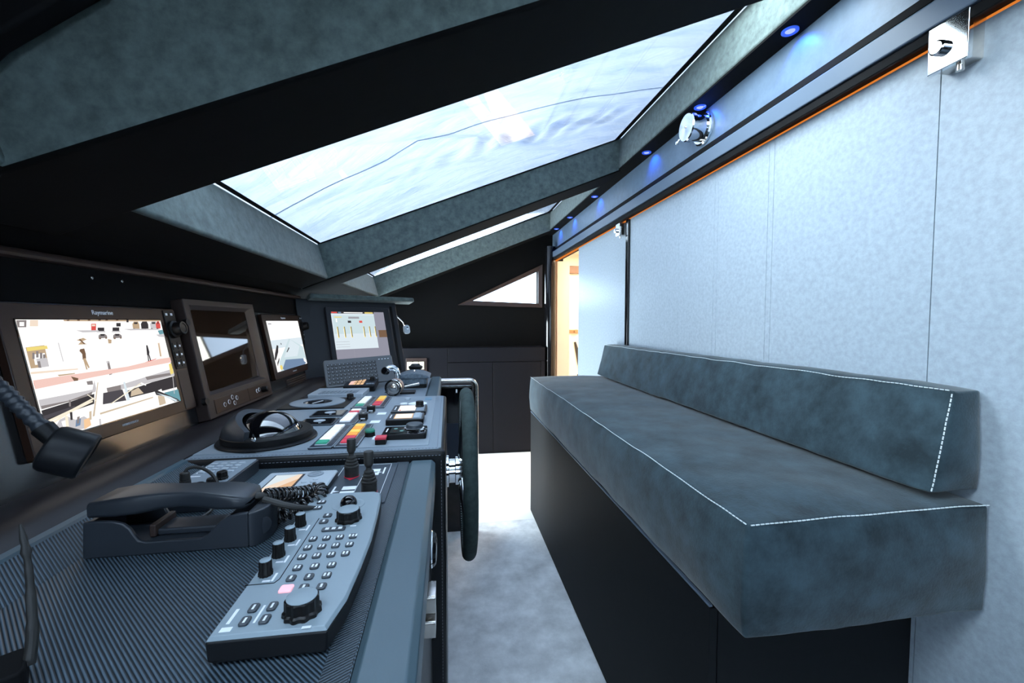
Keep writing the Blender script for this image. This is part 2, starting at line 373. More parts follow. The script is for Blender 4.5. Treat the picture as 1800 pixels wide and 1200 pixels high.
def beam(y0, y1, name='ceiling'):
    b = MB(); a = []
    x0, x1 = -.68, .90
    for x in (x0, x1):
        a.append([(x, y0, ZB(x) - .004), (x, y1, ZB(x) - .004), (x, y1 + .012, ZG(x) + .004), (x, y0 - .012, ZG(x) + .004)])
    v = a[0] + a[1]
    b.add(v, [(3, 2, 1, 0), (4, 5, 6, 7), (1, 2, 6, 5), (2, 3, 7, 6)], 0)
    b.add([v[i] for i in (0, 4, 7, 3)], [(0, 1, 2, 3)], 0)
    b.add([v[i] for i in (0, 1, 5, 4)], [(0, 1, 2, 3)], 1)  # rib underside blackened to paint in shade
    bmesh.ops.remove_doubles(b.bm, verts=b.bm.verts, dist=1e-5)
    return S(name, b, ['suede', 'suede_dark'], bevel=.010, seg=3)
S('ceiling', MB().prism([(-.70, .30, ZG(-.70)), (1.0, .30, ZG(1.0)), (1.0, .30, ZG(1.0) + .05), (-.70, .30, ZG(-.70) + .05)], (0, .40, 0)), 'suede_dark', smooth=0)  # solid roof strip added to block daylight beside the near rib
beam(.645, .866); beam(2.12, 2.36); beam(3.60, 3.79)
# black ceramic border of the glass next to the frame
for y0, y1 in ((.866, 2.12), (2.36, 3.60), (YN, .30)):
    b = MB()
    def gp(x, y, d=-.001): return (x, y, ZG(x) + d)
    X0, X1, wd = -.594, .877, .018
    O = [gp(X0, y0), gp(X1, y0), gp(X1, y1), gp(X0, y1)]; I = [gp(X0 + wd * .6, y0 + wd), gp(X1 - wd * 1.6, y0 + wd), gp(X1 - wd * 1.6, y1 - wd), gp(X0 + wd * .6, y1 - wd)]
    b.add(O + I, [(i, (i + 1) % 4, 4 + (i + 1) % 4, 4 + i) for i in range(4)])
    b.add([Vector(p) + Vector((0, 0, .003)) for p in O + I], [(i, (i + 1) % 4, 4 + (i + 1) % 4, 4 + i) for i in range(4)])
    S('trim_11', b, 'matte_black', smooth=0)
    S('window_2', MB().prism([(X0, y0, ZG(X0) + .003), (X1, y0, ZG(X1) + .003), (X1, y0, ZG(X1) + .009), (X0, y0, ZG(X0) + .009)], (0, y1 - y0, 0)), 'glass', smooth=0)
# roof lip around the glass so no daylight leaks round the frame
S('ceiling', MB().box(1.0, 1.3, YN - .1, YF + .1, 1.935, 2.13), 'suede_dark', smooth=0)
# near wall behind the camera: a glazed door to the deck
b = MB()
for x0, x1, z0, z1 in ((-1, -.65, 0, 2.3), (.35, 1.3, 0, 2.3), (-.65, .35, 0, .80), (-.65, .35, 1.50, 2.3)): b.box(x0, x1, YN - .06, YN, z0, z1)
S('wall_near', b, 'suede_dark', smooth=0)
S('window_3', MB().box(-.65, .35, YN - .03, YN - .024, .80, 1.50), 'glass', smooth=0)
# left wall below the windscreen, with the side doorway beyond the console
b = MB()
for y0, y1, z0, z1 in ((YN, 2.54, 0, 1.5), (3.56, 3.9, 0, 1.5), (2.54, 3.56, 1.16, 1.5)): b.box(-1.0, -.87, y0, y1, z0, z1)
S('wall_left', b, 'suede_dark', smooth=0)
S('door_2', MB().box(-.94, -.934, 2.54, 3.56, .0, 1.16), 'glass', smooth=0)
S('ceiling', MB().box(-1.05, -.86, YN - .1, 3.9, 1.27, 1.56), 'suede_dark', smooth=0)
# lounge behind the sliding door
b = MB()
b.box(1.03, 2.7, 2.2, 2.25, 0, 2.2); b.box(.985, 2.7, 4.55, 4.6, 0, 2.2); b.box(2.7, 2.75, 2.2, 4.6, 0, 2.2); b.box(.985, 1.02, 3.81, 4.6, 0, 2.2)
S('wall_lounge', b, 'cream_room', smooth=0)
S('ceiling', MB().box(1.03, 2.75, 2.2, 4.6, 1.88, 1.94), 'cream_room', smooth=0)
S('floor', MB().box(1.0, 2.75, 2.2, 4.6, -.05, 0), 'carpet_far', smooth=0)
S('trim_12', MB().box(1.02, 1.9, 4.50, 4.548, 1.67, 1.75), 'wood', bevel=.004)
S('trim_13', MB().box(.985, 1.10, 3.76, 3.80, 0, 1.69), 'cream_room', smooth=0)

# ------------------------------------------------------------------ windscreen cover, spots, fittings
def wrinkle(x, y):
    q = Vector((x * 1.3 + y * .5, y * 4.2 - x * 1.7, 0))
    a = noise.noise(q * 1.1) * .020 + noise.noise(q * 2.7 + Vector((9, 3, 1))) * .008
    ridge = 1 - abs(noise.noise(Vector((x * .8 + 4, y * 2.2 - x * .9, 5)))) * 6
    return a + max(0, ridge) * .022
def cloth(y0, y1, ny, label):
    b = MB(); nx = 110; v = []
    x0, x1 = -.72, 1.02
    for j in range(ny + 1):
        for i in range(nx + 1):
            x = x0 + (x1 - x0) * i / nx; y = y0 + (y1 - y0) * j / ny
            pleat = 0
            if y0 > 1:                         # gathers where the cloth bunches up along the far edge of its pane
                q = max(0, 1 - abs(y - (2.02 if y0 < 2 else 3.48)) / .16) * max(0, 1 - abs(x - .35) / .75)
                pleat = q * .020 * math.sin(46 * x + 30 * y + 6 * noise.noise(Vector((x * 3, y * 3, 0))))
            v.append((x, y, ZG(x) + .035 + .12 * (1 - ((x - .15) / .87) ** 2) + wrinkle(x, y) + pleat))
    b.add(v, [(j * (nx + 1) + i, j * (nx + 1) + i + 1, (j + 1) * (nx + 1) + i + 1, (j + 1) * (nx + 1) + i) for j in range(ny) for i in range(nx)])
    t = thing('windscreen_cover', label, 'cover', (.15, (y0 + y1) / 2, ZG(.15) + .05), 'white windscreen covers')
    b.build('cloth', 'cover', t, smooth=180)
    ys = y0 + .42 * (y1 - y0)
    if y0 > 0:
        b = MB(); b.tube([(x, ys + .03 * math.sin(3 * x), ZG(x) + .030 + .12 * (1 - ((x - .15) / .87) ** 2) + wrinkle(x, ys + .03 * math.sin(3 * x))) for x in [x0 + (x1 - x0) * i / 60 for i in range(61)]], .0022, n=5)
        b.build('seam', 'cloth_seam', t)
cloth(-1.32, -.14, 70, 'wrinkled white cloth over the windscreen pane behind the nearest ceiling rib')  # unseen cloth added to cut light through the near pane
cloth(1.19, 2.50, 130, 'wrinkled white cloth over the big middle windscreen pane')  # stops short of the near rib; hidden gap added to let sky light in
cloth(2.50, 3.92, 100, 'wrinkled white cloth over the far windscreen pane')
words6 = ['nearest to the camera', 'above the round chrome fitting', 'just before the middle ceiling rib', 'just past the middle ceiling rib', 'second from the far end', 'farthest along the row']
for i, y in enumerate((1.05, 1.46, 1.88, 2.58, 3.12, 3.52)):
    t = thing('led_spotlight', 'small blue LED spotlight in the soffit, ' + words6[i], 'spotlight', (.913, y, 1.928), 'blue spotlights under the ceiling edge')
    MB().lathe([(.018, 0), (.021, -.001), (.021, -.004), (.017, -.006), (.013, -.004), (.012, -.002)], (.913, y, 1.928), n=24, caps=(True, False)).build('bezel_ring', 'led_ring', t)
    MB().lathe([(.012, -.0025), (.009, -.0045), (.001, -.0055)], (.913, y, 1.928), n=20).build('lens', 'e_led', t)
    ld = bpy.data.lights.new('led_glow', 'SPOT'); ld.energy = 1.5; ld.color = (.01, .12, 1.); ld.spot_size = R(110); ld.spot_blend = .6; ld.shadow_soft_size = .01
    lo = bpy.data.objects.new('led_glow', ld); COL.objects.link(lo); lo.parent = t; lo.location = (0, 0, -.012); lo.rotation_euler = (0, R(-34), 0)

t = thing('bulkhead_fitting', 'round stepped chrome fitting with a small side catch on the blue fascia', 'chrome fitting', (.95, 1.49, 1.865))
MB().lathe([(.058, 0), (.060, .004), (.060, .010), (.054, .014)], (.95, 1.49, 1.865), (-1, 0, 0), n=40).build('flange', 'chrome', t)
MB().lathe([(.046, 0), (.046, .040), (.050, .042), (.050, .058), (.047, .062), (.001, .064)], (.938, 1.49, 1.865), (-1, 0, 0), n=40).build('cap', 'chrome', t)
MB().cyl((.874, 1.49, 1.865), (.871, 1.49, 1.865), .004, n=12).build('pin', 'steel', t)
b = MB(); b.cyl((.884, 1.541, 1.845), (.884, 1.556, 1.840), .005); b.ellipsoid((.884, 1.562, 1.838), .008, .008, .008)
b.build('catch', 'chrome', t)

def hanger(x, y0, y1, z0, z1, label):
    t = thing('door_hanger', label, 'door hanger', (XW, (y0 + y1) / 2, z0), 'chrome door hangers')
    ym, zm = (y0 + y1) / 2, (z0 + z1) / 2
    MB().box(x - .018, x - .006, y0, y1, z0, z1).build('clamp_plate', 'chrome', t, bevel=.002)
    MB().box(x - .006, XW + .0035, y0 + .006, y1 - .004, z0 + .004, z1 + .004).build('back_block', 'steel', t, bevel=.002)
    MB().lathe([(.013, 0), (.013, .010), (.010, .012)], (x - .018, ym + .01, zm - .003), (-1, 0, 0), n=20).build('bolt', 'chrome', t)
    MB().cyl((x - .004, y0 + .02, z0 - .012), (x - .004, y0 + .02, z0 + .005), .006).build('stud', 'steel', t)
hanger(.925, .640, .705, 1.615, 1.700, 'large square chrome hanger clamp at the top of the nearest wall seam')
hanger(.930, 2.185, 2.235, 1.608, 1.675, 'small chrome hanger clamp on the far sliding door beside the black post')

# ------------------------------------------------------------------ bench
t = thing('bench', 'long dark bench base under the teal cushions', 'bench', (.71, 1.6, 0))
MB().box(.507, XW - .004, .735, 2.478, .0, .612).build('body', 'bench_base', t, bevel=.002)
MB().box(.489, .506, .716, 2.480, .004, .604).build('front_panel', 'bench_base', t, bevel=.0015)
MB().box(.5075, XW - .004, .716, .734, .004, .604).build('end_panel', 'bench_base', t, bevel=.0015)
MB().box(.488, .495, .716, 2.480, .606, .611).build('edge_strip', 'strip', t, bevel=.001)

def puffy(name, corner, label, cat, grp, m, puff, seed, stitchf, cut=14):
    """corner(u,v,w) -> point for u,v,w in 0..1; a soft stuffed block, with seam stitching as a part."""
    nu, nv, nw = 56, 14, 10
    def pt(u, v, w):
        e = lambda a: a
        p = Vector(corner(u, v, w)); c = Vector(corner(.5 if 0 < u < 1 else u, .5, .5)); return p
    bm = bmesh.new(); idx = {}
    def vert(i, j, k):
        key = (i, j, k)
        if key not in idx:
            u, v, w = i / nu, j / nv, k / nw
            # tighter sampling at the ends of the long axis
            u = .5 - .5 * math.cos(PI * u) if False else u
            p = Vector(corner(u, v, w))
            d = Vector((0, 0, 0))
            bl = lambda a: 4 * a * (1 - a)
            eps = 1e-3
            du = (Vector(corner(min(1, u + eps), v, w)) - Vector(corner(max(0, u - eps), v, w))).normalized()
            dv = (Vector(corner(u, min(1, v + eps), w)) - Vector(corner(u, max(0, v - eps), w))).normalized()
            dw = (Vector(corner(u, v, min(1, w + eps))) - Vector(corner(u, v, max(0, w - eps)))).normalized()
            if k in (0, nw): d += dw * (1 if k else -1) * puff[2] * bl(v) ** .6 * min(1, bl(u) * 5) ** .6
            if j in (0, nv): d += dv * (1 if j else -1) * puff[1] * bl(w) ** .6 * min(1, bl(u) * 5) ** .6
            if i in (0, nu): d += du * (1 if i else -1) * puff[0] * bl(v) ** .6 * bl(w) ** .6
            q = p * 9 + Vector((seed, 0, 0))
            d += Vector((noise.noise(q), noise.noise(q + Vector((7, 1, 3))), noise.noise(q + Vector((2, 8, 5))))) * .0035
            q = p * 26
            d += Vector((noise.noise(q), noise.noise(q + Vector((7, 1, 3))), noise.noise(q + Vector((2, 8, 5))))) * .0012
            idx[key] = bm.verts.new(p + d)
        return idx[key]
    def quad(a, b_, c, d): bm.faces.new([vert(*a), vert(*b_), vert(*c), vert(*d)])
    for i in range(nu):
        for j in range(nv):
            for k in (0, nw): quad((i, j, k), (i + 1, j, k), (i + 1, j + 1, k), (i, j + 1, k))
        for k in range(nw):
            for j in (0, nv): quad((i, j, k), (i + 1, j, k), (i + 1, j, k + 1), (i, j, k + 1))
    for j in range(nv):
        for k in range(nw):
            for i in (0, nu): quad((i, j, k), (i, j + 1, k), (i, j + 1, k + 1), (i, j, k + 1))
    o = corner(.5, .5, 0)
    t = thing(name, label, cat, o, grp)
    g = MB(); g.bm.free(); g.bm = bm
    surf = {kk: vv.co.copy() for kk, vv in idx.items()}
    g.build('cover', m, t, smooth=50, bevel=.007, seg=3)
    st = MB()
    for path, off in stitchf(nu, nv, nw):
        pts = [surf[k] for k in path]; fine = curve(pts, 12); acc = 0
        L = [0]
        for a, b_ in zip(fine, fine[1:]): L.append(L[-1] + (b_ - a).length)
        step = .0085; s = .004
        while s + .0062 < L[-1]:
            def at(d):
                i = max(k for k in range(len(L)) if L[k] <= d); i = min(i, len(fine) - 2)
                f_ = (d - L[i]) / max(1e-9, L[i + 1] - L[i]); return fine[i].lerp(fine[i + 1], f_) + Vector(off)
            st.tube([at(s), at(s + .0062)], .0011, n=5); s += step
    st.build('stitching', 'stitch', t, label='pale seam stitching')
    return t
# seat cushion: u along y (near -> far), v along x (front -> wall), w up
def seat(u, v, w):
    y = .600 + 1.815 * u; x = .474 + (.945 - .474) * v
    dx = .018 * (1 - w) if v < .5 else 0
    z = .6305 + .193 * w
    r = .0
    return (x - (0.004 * math.sin(PI * w) if v == 0 else 0), y, z - .02 * w * v * 0)
puffy('seat_cushion', seat, 'long teal suede seat cushion with white seam stitching on the bench', 'cushion', None, 'cushion', (.012, .010, .012), 3,
      lambda nu, nv, nw: [([(i, 0, nw) for i in range(nu + 1)], (-.001, 0, .001)), ([(0, j, nw) for j in range(nv + 1)], (0, -.001, .001))])
def backr(u, v, w):
    y = .618 + 1.69 * u
    z = .845 + .168 * w + .012 * (1 - u) * w
    xf = .842 + .040 * w; xb = .944
    return (xf + (xb - xf) * v, y + (.0 if u > .5 else 0), z)
puffy('back_cushion', backr, 'low teal suede back cushion leaning on the pale wall panels', 'cushion', None, 'cushion', (.008, .004, .008), 11,
      lambda nu, nv, nw: [([(i, 0, nw) for i in range(nu + 1)], (-.001, 0, .001)), ([(0, 0, k) for k in range(nw + 1)], (-.001, -.001, 0))])

# ------------------------------------------------------------------ helm console
c = thing('helm_console', 'long black leather helm console with ribbed carbon top and padded edge', 'console', (-.3, 1.0, 0))
MB().box(-.62, -.040, -.4, .945, .0, .800).build('body', 'leather', c, bevel=.004)
MB().prism([(-.086, -.4, .80), (-.086, .944, .80), (-.52, .944, .80), (-.52, .50, .80), (-.30, .24, .80), (-.26, -.4, .80)], (0, 0, .04)).build('worktop', 'carbonA', c, label='ribbed carbon worktop')
MB().box(-.112, -.0875, -.4, .944, .8401, .8408).build('worktop_strip', 'carbonB', c, label='ribbed carbon strip beside the padded edge', smooth=0)
MB().rrect(-.0865, -.029, -.4, .942, .790, .846, .010, taper=.008).build('armrest_pad', 'pad', c, label='slate blue padded edge', bevel=.003)
MB().prism([(-.477, .48, .8402), (-.528, .48, .862), (-.534, .48, .858), (-.50, .48, .836)], (0, .464, 0)).build('upstand', 'carbonA', c, label='slanting ribbed carbon upstand')
MB().prism([(-.527, .44, .8615), (-.529, .44, .8655), (-.537, .44, .868), (-.540, .44, .860)], (0, .504, 0)).build('edge_trim', 'pad', c)
prof = [(-.538, .850), (-.541, .866), (-.556, .879), (-.578, .886), (-.604, .888), (-.626, .886), (-.650, .880), (-.652, .850)]
MB().prism([(x, .2, z) for x, z in prof], (0, 1.95, 0)).build('padded_roll', 'roll', c, bevel=.004, label='brown padded roll under the displays')
# raised cabinet
MB().box(-.600, -.007, .946, 1.650, .0, .862).build('raised_cabinet', 'leather', c, bevel=.010, seg=3)
MB().rrect(-.592, -.017, .956, 1.642, .860, .8632, .012).build('leather_top', 'leather_top', c, bevel=.001)
MB().rrect(-.565, -.046, .985, 1.632, .8625, .8645, .004).build('instrument_panel', 'panel_grey', c, bevel=.0006)
b = MB()
y = .9445
x = -.585
while x < -.02: b.tube([(x, .9605, .8638), (x + .0045, .9605, .8638)], .0006, n=4); b.tube([(x, .9452, .8515), (x + .0045, .9452, .8515)], .0006, n=4); x += .0075
z = .10
while z < .84: b.tube([(-.0165, .9452, z), (-.0165, .9452, z + .0045)], .0006, n=4); z += .0075
yy = .97
while yy < 1.63: b.tube([(-.0255, yy, .8638), (-.0255, yy + .0045, .8638)], .0006, n=4); yy += .0075
b.build('stitching', 'stitch_dim', c)
# rear part
MB().box(-.600, -.042, 1.652, 2.31, .0, .843).build('rear_cabinet', 'leather', c, bevel=.006)
MB().box(-.598, -.092, 1.654, 2.305, .843, .8455).build('rear_top', 'leather_top', c, bevel=.001)
MB().rrect(-.0915, -.036, 1.654, 2.312, .800, .852, .012, taper=.008).build('armrest_pad', 'pad', c, bevel=.003, label='slate blue padded edge')
MB().lathe([(.020, 0), (.028, .004), (.028, .014), (.024, .018), (.012, .020)], (-.040, .70, .772), (1, 0, 0), n=28).build('round_latch', 'gloss_black', c, label='round black latch with chrome rim')
MB().lathe([(.0285, .009), (.030, .011), (.0285, .013)], (-.040, .70, .772), (1, 0, 0), n=28, caps=(False, False)).build('latch_ring', 'chrome', c)
for zz in (.752, .716):
    MB(frame((-.040, 0, 0), (0, 1, 0), (0, 0, 1))).rrect(.585, .625, zz - .013, zz + .013, 0, .020, .004).build('socket', 'steel', c, label='silver socket')

# ------------------------------------------------------------------ instrument bank
ta = R(10.5); P0 = Vector((-.66, 0, .95)); VB = Vector((-math.sin(ta), 0, math.cos(ta)))
NB = Vector((math.cos(ta), 0, math.sin(ta)))
BANK = frame(P0, (0, 1, 0), VB)                 # local x = along y, local y = up the face, local z = towards the helm
d = thing('instrument_bank', 'dark tilted dashboard bank that carries the row of displays', 'dashboard', (-.7, 1.3, .88))
MB(BANK).box(.2, 2.17, -.080, .235, -.12, 0).build('carbon_panel', 'carbonC', d, label='glossy carbon weave facing')
MB(BANK).box(.2, 2.17, .236, .318, -.12, .001).build('upper_panel', 'suede_dark', d, bevel=.002)
MB(BANK).tube([(.2, .318, .004), (2.2, .318, .004)], .009, n=12).build('edge_roll', 'frame_brown', d)
for yy in (.98, 1.06): MB(BANK).lathe([(.0035, 0), (.0035, .002), (.002, .003)], (yy, .292, .001), n=12).build('screw', 'steel', d)
BLw = Vector((-.532, 2.15, .944)); UW = Vector((.792, .61, 0)).normalized(); VW = Vector((-.165, .214, .963)).normalized()
WING = frame(BLw, UW, VW)
MB(WING).box(-.150, .380, -.112, .330, -.10, -.012).build('wing_panel', 'bezel_grey', d, bevel=.004, label='angled end panel of the bank')
b = MB(WING); b.box(.340, .352, -.06, .300, -.0125, -.0095); b.build('wing_groove', 'matte_black', d, smooth=0)
MB(WING @ Matrix(((1, 0, 0, 0), (0, 0, -1, .344), (0, 1, 0, 0), (0, 0, 0, 1)))).rrect(-.095, .482, -.030, .030, 0, .024, .010).build('visor', 'suede', d, bevel=.006, label='rounded suede visor over the angled display')
b = MB(WING); b.tube([(.375, .255, -.02), (.398, .205, .006), (.405, .185, .004)], .0025, n=8); b.build('hook_wire', 'steel', d)
b = MB(WING); b.rrect(.400, .436, .140, .190, -.008, .006, .014); b.build('side_bracket', 'light_grey', d, bevel=.002, label='small grey bracket')
b = MB(WING); b.lathe([(.009, 0), (.009, .004), (.004, .005)], (.418, .170, .006), n=16); b.build('bracket_screw', 'chrome', d)

def pic(T, w, h, polys, name, parent, z=.0006):
    """flat luminous picture: polys = [(material, [(u,v),...])] in the unit square."""
    b = MB(T); ms = []
    for k, (m, pts) in enumerate(polys):
        if m not in ms: ms.append(m)
        b.add([(u * w, v_ * h, z + k * .00002) for u, v_ in pts], [tuple(range(len(pts)))], ms.index(m))
    n = b.build(name, ms, parent, smooth=0); return n
def rc(m, a, b_, c_, d_): return (m, [(a, c_), (b_, c_), (b_, d_), (a, d_)])
def el(m, u, v, ru, rv, n=10): return (m, [(u + ru * math.cos(2 * PI * i / n), v + rv * math.sin(2 * PI * i / n)) for i in range(n)])

